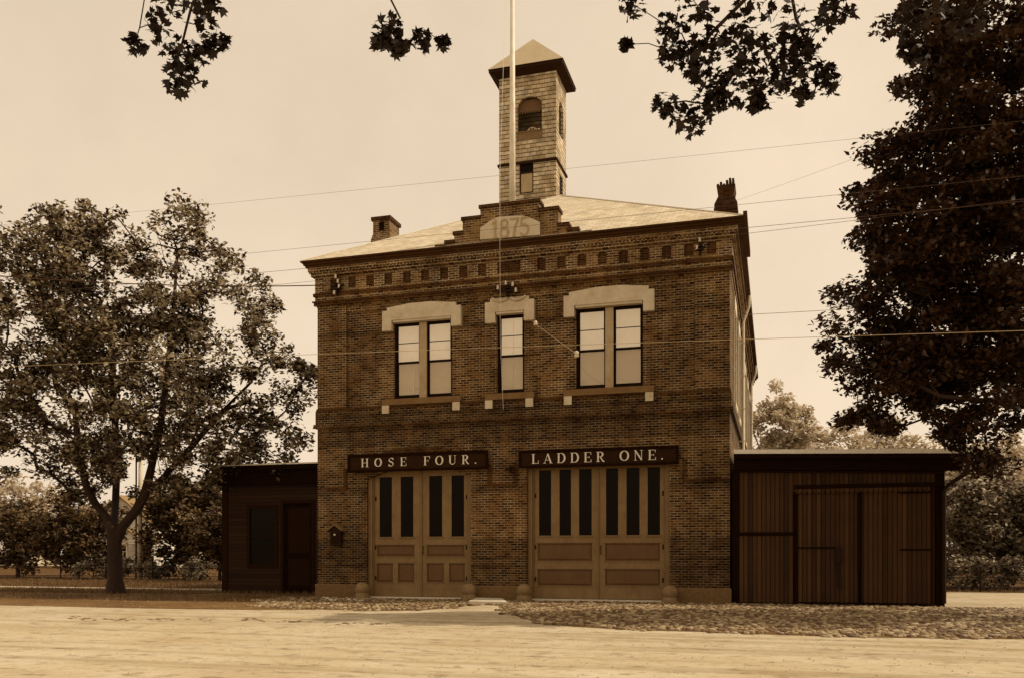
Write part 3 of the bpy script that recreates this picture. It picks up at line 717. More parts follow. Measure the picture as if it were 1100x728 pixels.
for i in range(4): b.quad((*q[i], zz0), (*q[(i + 1) % 4], zz0), ap)
b.build('tower_roof', 'troof', two)

# ================================================================ things on the station
def sign(x0, x1, z0, z1, words, lab, tiltp=0):
    s = thing('name_sign', ((x0 + x1)/2, 0, z0), lab, 'sign', 'name boards over the fire station doors')
    B(x0, x1, -.20, -.125, z0, z1).build('board', 'signb', s, bevel=.01)
    f = MB().grid(x0 - .03, x1 + .03, z0 - .03, z1 + .03, [(x0 + .05, x1 - .05, z0 + .05, z1 - .05)], -.225, -.2005)
    f.build('frame', 'sheddark', s)
    b = MB()
    for x in (x0 + .2, x1 - .3): b.box(x, x + .1, -.124, -.001 if z0 > 99 else .0, z0 + .1, z1 - .1)
    b.split('bracket', 'iron', s)
    m = MB()
    for (t, a, e, h, zz_) in words: lettering(m, t, a, e, zz_, h, -.214, .010)
    m.build('lettering', 'letter', s)
XS = lambda u: WX(u, -.2)
zs = lambda u, v: W(u, v, -.2)[1]
s1z = (zs(450, 504.2), zs(450, 486.6))
sign(XS(374.5), XS(523.5), s1z[0], s1z[1], [('HOSE', XS(388), XS(437), .275, s1z[0] + .14), ('FOUR.', XS(455), XS(512.5), .285, s1z[0] + .14)], 'dark board lettered HOSE FOUR. over the left door')
s2z = (zs(643, 499.5), zs(643, 481.8))
sign(XS(558.5), XS(728), s2z[0], s2z[1], [('LADDER', XS(571), XS(650), .30, s2z[0] + .11), ('ONE.', XS(665.5), XS(713), .30, s2z[0] + .12)], 'dark board lettered LADDER ONE. over the right door')
# fire alarm box
ax, az = W(361.5, 573, -.1)
al = thing('alarm_box', (ax, 0, az - .3), 'small gabled iron alarm box on the brick wall left of the doors', 'alarm box')
B(ax - .19, ax + .19, -.19, -.001, az - .38, az + .12).build('body', 'iron', al, bevel=.015)
MB().prism([(ax - .28, az + .08), (ax, az + .28), (ax + .28, az + .08), (ax + .28, az + .13), (ax, az + .34), (ax - .28, az + .13)], -.26, -.001).build('gable_roof', 'granite', al)
MB().prism([(ax - .2, az + .121), (ax + .2, az + .121), (ax, az + .26)], -.185, -.001).build('gable', 'iron', al)
B(ax - .13, ax + .13, -.21, -.191, az - .3, az + .06).build('door', 'shedtrim', al, bevel=.006)
MB().lathe([(0.0, 0), (.035, .0), (.04, .03), (.02, .06), (0, .07)], (ax, -.23, az - .06), 10).build('handle', 'porcelain', al, True)
# ball-topped granite wheel guards
for i, (u, lab) in enumerate(((391, 'round granite wheel guard at the left jamb of the left door'), (505, 'round granite wheel guard at the right jamb of the left door'),
        (564, 'round granite wheel guard at the left jamb of the right door'), (720, 'round granite wheel guard at the right jamb of the right door'))):
    x = WX(u, -.3); s = thing('wheel_guard', (x, -.42, 0), lab, 'guard stone', 'round guard stones beside the doors')
    m = MB().lathe([(.235, 0), (.24, .10), (.2, .2)] , (x, -.42, 0), 18)
    m.build('base', 'guard', s, True)
    m = MB().lathe([(.19, .19), (.225, .26), (.235, .34), (.21, .43), (.15, .50), (.07, .535), (0, .54)], (x, -.42, 0), 18); m.build('ball', 'guard', s, True)
# flagpole with halyard
fx = WX(550.5, .55)
fp = thing('flagpole', (fx, .55, 11.6), 'tall pale flagpole rising behind the parapet in front of the bell tower', 'flagpole')
MB().tube([(fx, .55, 11.5), (fx, .55, 15.5), (fx, .55, 20.5)], [.105, .088, .062], 14).build('pole', 'pole', fp, True)
MB().tube([(fx - .12, .50, 20.3), (fx - .10, .0, 17.5), (fx - .09, -.45, 13.2), (fx - .08, -.5, 11.2), (fx - .08, -.45, 8), (fx - .08, -.16, 5.95)], .005, 5).build('halyard', 'cord', fp)
MB().lathe([(0.0, 0), (.09, .04), (.11, .11), (.08, .18), (0, .22)], (fx, .55, 20.5), 12).build('truck_ball', 'pole', fp, True)
# insulator brackets
def insul(m, c, r=.045):
    m.lathe([(0, -.07), (r*.8, -.07), (r, -.03), (r*.6, -.01), (r, .02), (r*.5, .06), (0, .07)], c, 10)
def bracket(u, v, Y, w, h, n, lab, ins):
    x, z = W(u, v, Y); s = thing('wire_bracket', (x, 0, z), lab, 'wire bracket', 'wire brackets on the brick front')
    m = MB(); m.box(x - w/2, x + w/2, Y - .0, Y + .04, z - .03, z + .03); m.box(x - .03, x + .03, Y, Y + .04, z - h/2, z + h/2)
    m.tube([(x - w*.4, Y - .08, z - h*.3), (x, Y - .12, z), (x + w*.4, Y - .06, z + h*.25)], .02, 6); m.box(x - w*.35, x + w*.35, Y - .12, Y, z - h*.22, z - h*.12)
    m.box(x - .05, x + .05, Y, -.0, z - .05, z + .05)
    m.build('frame', 'iron', s); m = MB()
    for dx, dz in ins: insul(m, (x + dx, Y - .09, z + dz))
    m.split('insulator', 'porcelain', s, True); return (x, Y - .09, z)
bA = bracket(362, 307, -.2, .5, .7, 3, 'rusty bracket with white knobs at the left end of the dentil band', [(-.0, .28), (.08, .12), (.12, -.05), (-.05, -.24)])
bB = bracket(545, 311, -.2, .75, .42, 3, 'iron wire bracket above the middle window head', [(-.28, .06), (-.02, .18), (.2, .12), (.3, -.06)])
bC = bracket(752, 266, -.2, .3, .45, 2, 'small wire bracket beside the last dentil on the right', [(0, .2), (-.08, -.02)])
bD = bracket(548, 503, -.12, .35, .25, 2, 'black iron bracket on the brick pier between the two signs', [])
x, z = W(547, 505, -.2)
# wires
def wire(p, q, sag, r, mat, lab, n=24, grp='overhead wires crossing the street'):
    pts = [tuple(p[i] + (q[i] - p[i])*t + (-sag*4*t*(1 - t) if i == 2 else 0) for i in range(3)) for t in [k/n for k in range(n + 1)]]
    o = MB().tube(pts, r, 5).build('overhead_wire', mat); return tag(o, lab, 'wire', grp)
def P8(u, v, Y=-8): x, z = W(u, v, Y); return (x, Y, z)
wire(P8(-120, 409), P8(622, 381.5), .02, .009, 'wirel', 'pale trolley wire crossing below the middle of the upper windows, left half', grp=None) if False else None
t1 = P8(622, 381.5)
wire(P8(-160, 401), P8(1240, 351), -.06, .0055, 'wirel', 'pale trolley wire crossing the lower sashes of the upper windows')
wire((.10, 5, W(805, 337.5, 5)[1]), P8(1260, 306, -6), .05, .008, 'wirel', 'pale wire running right from the side wall through the dark tree')
wire(P8(-160, 313), P8(1260, 173), .03, .0035, 'wired', 'thin dark wire crossing the date stone')
wire(P8(-160, 331), P8(1260, 201), .05, .0045, 'wired', 'thin dark wire just above the cornice, lowest of the high wires')
wire(P8(-160, 343), P8(1260, 193), .25, .004, 'wired', 'thin dark sagging wire between the date stone and the cornice')
wire(P8(-160, 257), P8(1260, 113), .05, .0025, 'wired', 'faint thin wire crossing the sky at the foot of the bell tower')
wire((-.3, 4.2, 13.3), P8(1300, 20, -8), .1, .003, 'wired', 'thin wire rising to the right from the dark chimney')
wire(bA, P8(-120, 285, -6), .25, .018, 'wired', 'thick dark service wire from the left corner bracket into the maple')
gy = wire((WX(563, -.06), -.06, W(563, 338, -.06)[1]), P8(622, 381.8), .02, .007, 'wirel', 'short guy wire slanting from the middle window to the trolley wire')
g = MB(); p0 = Vector((WX(563, -.06), -.06, W(563, 338, -.06)[1])); p1 = Vector(P8(622, 381.8))
for t in (.28, .97): insul(g, tuple(p0.lerp(p1, t)), .06 if t < .5 else .055)
g.split('strain_insulator', 'porcelain', gy, True)

# ================================================================ right shed
YS = .14
sx0, sx1 = .06, WX(1013, YS)
rs = thing('vehicle_shed', ((sx0 + sx1)/2, YS, 0), 'dark low shed of upright boards with sliding doors, right of the fire station', 'shed')
zR = lambda u, v: W(u, v, YS)[1]
zt0, zt1 = 4.42, 4.24                                    # roof edge drops a little to the right
def slab(x0, x1, y0, y1, a0, a1, th):
    m = MB(); n0 = 0
    m.v = [(x0, y0, a0 - th), (x1, y0, a1 - th), (x1, y1, a1 - th), (x0, y1, a0 - th), (x0, y0, a0), (x1, y0, a1), (x1, y1, a1), (x0, y1, a0)]
    m.f = [(0, 3, 2, 1), (4, 5, 6, 7), (0, 1, 5, 4), (1, 2, 6, 5), (2, 3, 7, 6), (3, 0, 4, 7)]; return m
xr = WX(1044, YS - .35)
m = MB(); m.box(sx0, sx1, YS, YS + .1, 0, 4.1); m.box(sx1 - .1, sx1, YS + .1, 9.5, 0, 3.9); m.box(sx0, sx1, 9.5, 9.6, 0, 3.9)
m.build('wall', 'shedv', rs)
slab(.12, xr, YS - .40, 10, zt0 - .09, zt1 - .09, .13).build('roof', 'sheddark', rs)
slab(.12, xr + .02, YS - .44, 10.02, zt0 + .03, zt1 + .03, .118).build('roof_edge', 'rooftrim', rs)
slab(sx0 + .05, xr - .2, YS - .24, YS - .001, zt0 - .225, zt1 - .225, .30).build('frieze_board', 'sheddark', rs)
slab(sx0 + .05, sx1, YS - .10, YS - .002, zt0 - .53, zt1 - .53, .05).build('moulding', 'shedtrim', rs)
# corner post, track, scalloped valance
B(sx1 - .2, sx1 + .03, YS - .08, YS - .001, 0, 3.9).build('corner_post', 'sheddark', rs)
B(sx0, WX(794, YS), YS - .072, YS - .001, 0, 3.9).build('corner_board', 'sheddark', rs)
zr = zR(900, 522.5)
B(WX(853, YS), sx1 - .1, YS - .22, YS - .10, zr - .06, zr + .06).build('door_track', 'sheddark', rs)
v = MB(); x = WX(854, YS); k = 0
while x < WX(1000, YS) - .1:
    w = .16; pts = [(x, zr - .061)] + [(x + w/2 - w/2*cos(radians(a)), zr - .12 - .07*sin(radians(a))) for a in (0, 45, 90, 135, 180)] + [(x + w, zr - .061)]
    v.prism(pts[:], YS - .235, YS - .221); x += w
v.build('scalloped_valance', 'shedv', rs)
for (a, b_, lab) in ((856, 922, 'left sliding leaf'), (924, 1000, 'right sliding leaf')):
    xa_, xb_ = WX(a, YS), WX(b_, YS)
    do = B(xa_, xb_, YS - .16, YS - .102, .10, zr - .08).build('sliding_door', 'shedv', rs); tag(do, lab)
    m = MB()
    ends = ((xa_, xa_ + .03), (xb_ - .03, xb_))
    for p, q in ends: m.box(p, q, YS - .185, YS - .161, .1, zr - .08)
    m.build('edge_strip', 'sheddark', do)
m = MB()
for (u0, u1, vv) in ((852, 900, 588), (965, 1000, 590), (965, 1000, 529), (856, 880, 529)): 
    m.box(WX(u0, YS), WX(u1, YS), YS - .20, YS - .187, zR((u0 + u1)/2, vv) - .022, zR((u0 + u1)/2, vv) + .022)
m.split('strap_hinge', 'sheddark', rs)
m = MB(); x = WX(900, YS); m.box(x - .08, x + .08, YS - .23, YS - .187, 1.2, 1.65); m.tube([(x, YS - .21, 1.2), (x + .02, YS - .21, .5)], .04, 6); m.build('door_bolt', 'iron', rs)
lx0, lx1 = WX(793, YS), WX(852, YS)
hd_ = B(lx0, lx1, YS - .06, YS - .002, .06, zR(820, 575)).build('wicket_door', 'shedv', rs)
B(lx0, lx1 + .04, YS - .09, YS - .061, zR(820, 575) + .0, zR(820, 575) + .10).build('ledge', 'sheddark', hd_)
m = MB(); m.box(lx1, lx1 + .07, YS - .08, YS - .001, 0, zR(852, 528)); m.box(WX(922, YS) - .04, WX(922, YS) + .06, YS - .19, YS - .186, 1.0, zr - .1); m.build('door_post', 'sheddark', rs)
e1 = W(1039.5, 490, YS - .3); e2 = W(1039.5, 507, YS - .3); e3 = W(1014, 523, YS - .1)
MB().tube([(e1[0], YS - .34, e1[1] + .25), (e2[0], YS - .34, e2[1] + .08), (e2[0] - .06, YS - .33, e2[1] - .04), (e3[0] + .1, YS - .12, e3[1] + .06), (e3[0], YS - .11, e3[1] - .1), (e3[0], YS - .11, .1)], .06, 8).build('downpipe', 'iron', rs)
B(.12, sx1, YS - .30, YS + .0, 0, .05).build('sill_board', 'shedtrim', rs)

# ================================================================ left shed
YL = 2.3
lx0, lx1 = WX(239.5, YL), -BW - .03
ls = thing('lean_to_shed', ((lx0 + lx1)/2, YL, 0), 'dark low shed of lapped boards with a window and door, left of the fire station', 'shed')
zL = lambda u, v: W(u, v, YL)[1]
wn = (WX(268, YL), WX(296, YL), zL(282, 607), zL(282, 545)); dn = (WX(305, YL), WX(335, YL), 0.0, zL(320, 540))
MB().grid(lx0, lx1, 0, 4.3, [wn, dn], YL, YL + .12).box(lx0, lx0 + .1, YL + .12, 9, 0, 4.2).box(lx0, lx1, 9, 9.1, 0, 4.2).build('wall', 'shedh', ls)
zr0 = zL(290, 498.5)
m = MB(); m.box(lx0 - .25, lx1, YL - .35, 9.3, zr0 - .22, zr0 - .05); m.build('roof', 'sheddark', ls)
B(lx0 - .28, lx1, YL - .38, 9.32, zr0 - .049, zr0).build('roof_edge', 'rooftrim', ls)
B(lx0 - .1, lx1, YL - .2, YL - .001, zr0 - .75, zr0 - .221).build('frieze_board', 'sheddark', ls)
m = MB(); m.box(lx0 - .02, lx0 + .22, YL - .04, YL - .001, 0, zr0 - .75); m.box(lx1 - .2, lx1, YL - .04, YL - .001, 0, zr0 - .75); m.split('corner_board', 'shedtrim', ls)
wf = MB().grid(wn[0] - .1, wn[1] + .1, wn[2] - .1, wn[3] + .1, [(wn[0] + .03, wn[1] - .03, wn[2] + .03, (wn[2] + wn[3])/2 - .02), (wn[0] + .03, wn[1] - .03, (wn[2] + wn[3])/2 + .02, wn[3] - .03)], YL - .03, YL + .05).build('window', 'shedtrim', ls)
B(wn[0], wn[1], YL + .02, YL + .03, wn[2], wn[3]).build('pane', 'paned', wf)
dd = MB().grid(dn[0], dn[1], .02, dn[3], [(dn[0] + .12, dn[1] - .12, 1.5, dn[3] - .15), (dn[0] + .12, dn[1] - .12, .3, 1.3)], YL + .05, YL + .1).build('door', 'sheddark', ls)
B(dn[0] + .1, dn[1] - .1, YL + .08, YL + .09, .25, dn[3] - .1).build('door_panel', 'shedtrim', dd)
MB().lathe([(0, -.03), (.03, 0), (0, .03)], (dn[1] - .08, YL + .02, 1.2), 8).build('handle', 'iron', dd, True)
m = MB(); m.box(dn[0] - .12, dn[0], YL - .035, YL - .001, 0, dn[3] + .12); m.box(dn[1], dn[1] + .12, YL - .035, YL - .001, 0, dn[3] + .12); m.box(dn[0], dn[1], YL - .035, YL - .001, dn[3], dn[3] + .12); m.build('door_frame', 'shedtrim', ls)

# ================================================================ ground
def sheet(name, pts, z, mat, lab=None, kind='structure'):
    m = MB(); m.quad(*[(x, y, z) for x, y in pts]); o = m.build(name, mat); o['kind'] = kind; return o
sheet('ground', [(-900, -400), (900, -400), (900, 1500), (-900, 1500)], 0, 'dirt')
def smoothpoly(pts, n=4):
    out = []
    L = len(pts)
    for i in range(L):
        p0, p1, p2, p3 = pts[i - 1], pts[i], pts[(i + 1) % L], pts[(i + 2) % L]
        for k in range(n):
            t = k/n; out.append(tuple(.5*((2*p1[j]) + (-p0[j] + p2[j])*t + (2*p0[j] - 5*p1[j] + 4*p2[j] - p3[j])*t*t + (-p0[j] + 3*p1[j] - 3*p2[j] + p3[j])*t**3) + random.uniform(-.04, .04) for j in (0, 1)))
    return out
# cobbled apron: outline follows the paving edge
front = [G(345, 654), G(400, 655.5), G(450, 655), G(485, 652.5), G(505, 650), G(535, 650), G(545, 656), G(560, 663), G(600, 671), G(680, 676), G(780, 679), G(880, 683), G(980, 685), G(1080, 686), G(1180, 686), (14, -8.4), (22, -8)]
edge = smoothpoly(front, 3)[:-3]
sheet('paving', [( -14.2, -2.2), ] + edge[1:] + [(22, .02), (-13.3, .02), (-14.6, .3)], .008, 'cobble')
def inside(p, poly):
    p = (p[0] + .25*sin(p[1]*5.1), p[1] + .18*sin(p[0]*3.3) + .1*sin(p[0]*9.7))
    c = False
    for i in range(len(poly)):
        (x1, y1), (x2, y2) = poly[i - 1], poly[i]
        if (y1 > p[1]) != (y2 > p[1]) and p[0] < (x2 - x1)*(p[1] - y1)/(y2 - y1) + x1: c = not c
    return c
POLY = [(-14.2, -2.2)] + edge[1:] + [(22, .02), (-13.3, .02), (-14.6, .3)]
m = MB(); y = -13.5; row = 0
while y < -.1:
    x = -14.5 + (row % 2)*.069
    while x < 9.5:
        cx_, cy_ = x + random.uniform(-.028, .028), y + random.uniform(-.028, .028)
        if cy_ < -.12 and inside((cx_, cy_), POLY) and not (cy_ > -.25 and -11.7 < cx_ < 0) and random.random() < .95:
            r = random.uniform(.05, .078); hgt = random.uniform(.018, .05); n0 = len(m.v); a0 = random.uniform(0, 1); sx_ = random.uniform(.8, 1.2)
            for (rr_, zz_) in ((1, 0), (.86, .7), (.45, 1)):
                for k in range(6):
                    a = a0 + k*pi/3; m.v.append((cx_ + r*rr_*sx_*cos(a), cy_ + r*rr_*sin(a)/sx_, .006 + hgt*zz_))
            for q in range(2):
                for k in range(6): m.f.append((n0 + q*6 + k, n0 + q*6 + (k + 1) % 6, n0 + q*6 + 6 + (k + 1) % 6, n0 + q*6 + 6 + k))
            m.f.append(tuple(n0 + 12 + k for k in range(6)))
        x += .138
    y += .128; row += 1
t_ = NT('cobblestone'); g_ = t_.new('ShaderNodeNewGeometry'); o_ = t_.obj()
f_ = t_.math('ADD', t_.math('MULTIPLY', g_.outputs['Random Per Island'], .6), t_.math('MULTIPLY', t_.noise(o_, .6, 3), .4))
t_.link(t_.ramp(f_, [(.15, S(.025)), (.5, S(.12)), (.85, S(.34))]), t_.bsdf.inputs['Base Color']); t_.bsdf.inputs['Roughness'].default_value = .7
tag(m.build('cobblestones', t_.m), 'rounded cobblestones paving the apron before the doors', 'cobblestones', kind='stuff')
sheet('yard', [G(60, 651), G(150, 653), G(260, 654.5), G(340, 654.5), (-13.2, -2.4), (-13.2, 2.4), (-20, 2.6), (-30, 1.5), (-60, 0), (-60, -5)], .004, 'yard')  # yard ground, the shade lying over it painted into its dark colour
sheet('lawn', [(-90, 6.4), (-60, 6.2), (-34, 5.2), (-24, 4.9), (-18.4, 5.0), (-18.4, 60), (-90, 60)], .008, 'grass')
sheet('path', [(-90, 2.2), (-40, 3.2), (-26, 4.0), (-18.4, 4.1), (-18.4, 5.2), (-26, 5.0), (-40, 5.6), (-90, 6.6)], .012, 'path')
sheet('verge', [(-90, -3.0), (-40, 0), (-26, .6), (-19, .9), (-18.4, 3.0), (-26, 3.3), (-40, 2.6), (-90, 1.0)], .010, 'grass')
sheet('back_lawn', [(-18.3, 9.7), (60, 11.0), (90, 200), (-18.3, 200)], .006, 'grass')
m = MB()
gs = [G(503, 648.5), G(545, 649.5), G(540, 645.5), G(512, 644.5)]
m = MB(); n0 = len(gs); m.v = [(x, y, .02) for x, y in gs] + [(x, y, .10) for x, y in gs]; m.f = [(4, 5, 6, 7), (0, 1, 5, 4), (1, 2, 6, 5), (2, 3, 7, 6), (3, 0, 4, 7)]
tag(m.build('paving_slab', 'slab', bevel=.02), 'flat pale stone slab on the cobbles in front of the middle pier', 'stone slab')
# loose stones at the foot of the left pier
m = MB()
for i in range(60):
    u = random.uniform(345, 395); v = random.uniform(642.5, 646); x, y = G(u, v); r = random.uniform(.02, .065)
    m.lathe([(0, 0), (r, .01), (r*.8, r*.7), (0, r)], (x, y, .008), 6)
tag(m.build('rubble', 'slab', smooth=True), 'scattered pale pebbles at the foot of the left pier', 'rubble', kind='stuff')
# gravel and clods on the road
m = MB()
for i in range(14000):
    y = -25 + 22*random.random()**1.0; x = random.uniform(-22, 12); r = random.choice((.006, .006, .008, .010, .012, .018))*random.uniform(.7, 1.3)
    if inside((x, y), POLY): continue
    n0 = len(m.v); a0 = random.uniform(0, 6)
    for k in range(5): m.v.append((x + r*1.2*cos(a0 + k*1.257), y + r*sin(a0 + k*1.257), .0))
    m.v.append((x, y, r*.9))
    for k in range(5): m.f.append((n0 + k, n0 + (k + 1) % 5, n0 + 5))
g_ = m; m = MB()
for i in range(420):                                     # broken dark line of mud along a rut
    t = random.random(); u = 70 + 350*t; v = 663 + 6*t + 1.2*sin(t*9) + random.gauss(0, .9)
    if sin(t*47) + .6*sin(t*23) + random.gauss(0, .9) < .5: continue
    x, y = G(u, v); r = random.uniform(.012, .045); n0 = len(m.v); a0 = random.uniform(0, 6)
    for k in range(6): m.v.append((x + r*2.0*cos(a0 + k*1.047), y + r*sin(a0 + k*1.047), .0))
    m.v.append((x, y, r*.35))
    for k in range(6): m.f.append((n0 + k, n0 + (k + 1) % 6, n0 + 6))
tag(m.build('mud', m_plain('dark_mud', .07, .9, .5, 3)), 'broken dark line of mud along a wheel rut in the road', 'mud', kind='stuff')
m = g_
tag(m.build('gravel', m_plain('road_gravel', .30, .9, .5, 3)), 'loose gravel and clods strewn over the dirt road', 'gravel', kind='stuff')
# grass tufts
def tufts(name, areas, n, h, mat, lab):
    rng = np.random.default_rng(5); V = []; F = []
    for (x0, x1, y0, y1), k in areas:
        xs = rng.uniform(x0, x1, k); ys = rng.uniform(y0, y1, k)
        for x, y in zip(xs, ys):
            hh_ = h*rng.uniform(.4, 1.3); a = rng.uniform(0, pi); w = .015; dx, dy = cos(a)*w, sin(a)*w; lx, ly = rng.normal(0, .3, 2)*hh_
            q = len(V); V += [(x - dx, y - dy, .01), (x + dx, y + dy, .01), (x + lx, y + ly, hh_)]; F.append((q, q + 1, q + 2))
    m = MB(); m.v = V; m.f = F; o = m.build(name, mat); tag(o, lab, 'grass', kind='stuff'); return o
tufts('grass', [((-40, -14, -3.5, .8), 2600), ((-34, -18.5, 5.2, 14), 9000), ((-60, -34, 6.4, 16), 5000), ((-34, -18.6, .9, 3.2), 6000), ((6, 20, 10, 16), 4000), ((-19, -13.6, 1.7, 2.25), 500)], 1, .13, 'blade', 'rough grass blades on the lawns beside the sheds')

# ================================================================ trees
def leafmesh(C, N, U, size, lobed=False):
    """numpy: centres, normals, directions -> verts, faces"""
    n = len(C); R = np.cross(N, U)
    if not lobed:
        prof = np.array([(0, -.5, 0), (.32, -.1, .07), (0, .62, -.03), (-.32, -.1, .07)])
        faces = [(0, 1, 2, 3)]
    else:
        prof = np.array([(0, -.42, 0), (.22, -.34, .03), (.50, -.22, .02), (.27, -.02, .02), (.52, .24, -.02), (.2, .18, .03), (0, .62, -.05), (-.2, .18, .03), (-.52, .24, -.02), (-.27, -.02, .02), (-.50, -.22, .02), (-.22, -.34, .03)])
        faces = [tuple(range(12))]
    V = C[:, None, :] + size[:, None, None]*(prof[None, :, 0, None]*R[:, None, :] + prof[None, :, 1, None]*U[:, None, :] + prof[None, :, 2, None]*N[:, None, :])
    V = V.reshape(-1, 3); k = len(prof); base = (np.arange(n)*k)[:, None]
    return V, base + np.array(faces[0])[None, :], k
def leaves_object(name, cl, per, rad, size, mat, parent, seed, lobed=False, flat=.6, droop=.35):
    rng = np.random.default_rng(seed)
    cl = np.array(cl); n = len(cl)*per
    C = np.repeat(cl[:, :3], per, axis=0); rr = np.repeat(cl[:, 3] if cl.shape[1] > 3 else np.full(len(cl), rad), per)
    d = rng.normal(0, 1, (n, 3)); d /= np.linalg.norm(d, axis=1)[:, None]; d *= (rng.uniform(0, 1, n)**.45)[:, None]
    d[:, 2] *= flat; C = C + d*rr[:, None]
    N = rng.normal(0, .55, (n, 3)) + np.array([0, 0, 1.0]); N /= np.linalg.norm(N, axis=1)[:, None]
    T = rng.normal(0, 1, (n, 3)) + np.array([0, 0, -droop]); U = T - (T*N).sum(1)[:, None]*N; U /= np.linalg.norm(U, axis=1)[:, None]
    V, F, k = leafmesh(C, N, U, size*rng.uniform(.6, 1.25, n), lobed)
    me = bpy.data.meshes.new(name); me.vertices.add(len(V)); me.vertices.foreach_set('co', V.astype(np.float32).ravel())
    me.loops.add(F.size); me.loops.foreach_set('vertex_index', F.ravel().astype(np.int32)); me.polygons.add(len(F))
    me.polygons.foreach_set('loop_start', (np.arange(len(F))*k).astype(np.int32)); me.update(calc_edges=True); me.validate()
    me.materials.append(M[mat]); o = bpy.data.objects.new(name, me); col.objects.link(o); adopt(o, parent); return o
def sample(blobs, n, rng, inner=.35):
    w = np.array([b[3]*b[4]*b[5]*(b[6] if len(b) > 6 else 1) for b in blobs]); w = w/w.sum(); out = []
    for i in rng.choice(len(blobs), n, p=w):
        b = blobs[i]; d = rng.normal(0, 1, 3); d /= np.linalg.norm(d); r = inner + (1 - inner)*rng.uniform(0, 1)**.6
        out.append((b[0] + d[0]*b[3]*r, b[1] + d[1]*b[4]*r, b[2] + d[2]*b[5]*r))
    return out
def tree(name, base, lab, cat, group, limbs, r0, blobs, ncl, per, crad, lsize, leafmat, seed, lobed=False, rmin=.012, flat=.6, extra=None, ntrunk=2, rk=None):
    rk = rk or r0
    rng = np.random.default_rng(seed)
    t = thing(name, base, lab, cat, group)
    nodes = []; par = []
    for lm in limbs:                                        # each limb: (index of start node or None, [points])
        st_, pts = lm; prev = -1 if st_ is None else st_
        for p in pts: nodes.append(tuple(p)); par.append(prev); prev = len(nodes) - 1
    cl = sample(blobs, ncl, rng) if blobs else []
    if extra: cl = list(cl) + [tuple(e[:3]) for e in extra]
    rootp = np.array(nodes[-1]); ntr = len(nodes)
    order = sorted(range(len(cl)), key=lambda i: min(np.linalg.norm(np.array(cl[i]) - np.array(q)) for q in nodes[2:ntr] or nodes))
    leafn = []
    for i in order:
        c = np.array(cl[i]); A = np.array(nodes); d = np.linalg.norm(A - c, axis=1) + np.maximum(0, A[:, 2] - c[2])*.6
        d[:2] += 2.0
        j = int(np.argmin(d)); p = np.array(nodes[j]); L = np.linalg.norm(c - p); k = max(2, min(5, int(L/.8) + 1)); prev = j
        for s in range(1, k + 1):
            f = s/k; q = p + (c - p)*f; q = q + rng.normal(0, .05*L, 3)*(f < 1) + np.array([0, 0, .10*L*sin(pi*f)])
            nodes.append(tuple(q)); par.append(prev); prev = len(nodes) - 1
        leafn.append(prev)
    cnt = [0]*len(nodes)
    for l in leafn:
        j = l
        while j >= 0: cnt[j] += 1; j = par[j]
    mxc = max(cnt); rad = [max(rmin, rk*(c/mxc)**.5) if c else rmin for c in cnt]
    for i in range(ntrunk): rad[i] = max(rad[i], r0*(1 - .03*i))
    m = MB()
    ch = {}
    for i, p in enumerate(par): ch.setdefault(p, []).append(i)
    # follow the thickest child to make continuous tubes
    stack = [i for i in ch.get(-1, [])]; 
    todo = [(None, s) for s in stack]
    while todo:
        a, s = todo.pop(); chain = [] if a is None else [a]; j = s
        while True:
            chain.append(j); kids = ch.get(j, [])
            if not kids: break
            kids = sorted(kids, key=lambda q: -rad[q]); 
            for q in kids[1:]: todo.append((j, q))
            j = kids[0]
        if len(chain) < 2: continue
        rr = [rad[q] for q in chain]
        if a is not None: rr[0] = min(rr[0], rr[1]*1.15)
        if chain[0] == 0 and a is None: rr[0] = r0*1.45
        m.tube([nodes[q] for q in chain], rr, 10 if rr[0] > .1 else 5, cap=False)
    m.build('trunk', 'bark', t, True)
    cl4 = [(c[0], c[1], c[2], crad*rng.uniform(.6, 1.3)) for c in cl]
    if extra: 
        for k, e in enumerate(extra): cl4[ncl if False else len(cl) - len(extra) + k] = (e[0], e[1], e[2], e[3])
    leaves_object('crown', cl4, per, crad, lsize, leafmat, t, seed + 1, lobed, flat)
    return t

# maple on the left
d0 = 31.6
def DL(u, v, dd=0): return D(u, v, d0 + dd)
bx, by = G(124, 637); 
limbs = [(None, [(bx, by, 0), (bx, by, .5), DL(123.5, 605), DL(123, 585), DL(122, 570)]),
         (4, [DL(113, 553), DL(102, 540), DL(92, 520, -1), DL(84, 480, -1), DL(80, 430, -1)]),
         (3, [DL(132, 565), DL(146, 548), DL(156, 530), DL(163, 500), DL(172, 460), DL(180, 400), DL(186, 340), DL(190, 280)]),
         (12, [DL(176, 512, 1), DL(205, 480, 1), DL(240, 440, 1), DL(270, 410, 1)]),
         (4, [DL(124, 540, 1.5), DL(126, 490, 2), DL(122, 430, 2), DL(120, 350, 2)])]
px = d0/FP
def blob(u, v, ru, rv, dd=0, rd=None, w=1, d=None):
    d = d or d0; c = D(u, v, d + dd); return (c[0], c[1], c[2], ru*d/FP, (rd if rd else (ru + rv)/2*d/FP), rv*d/FP, w)
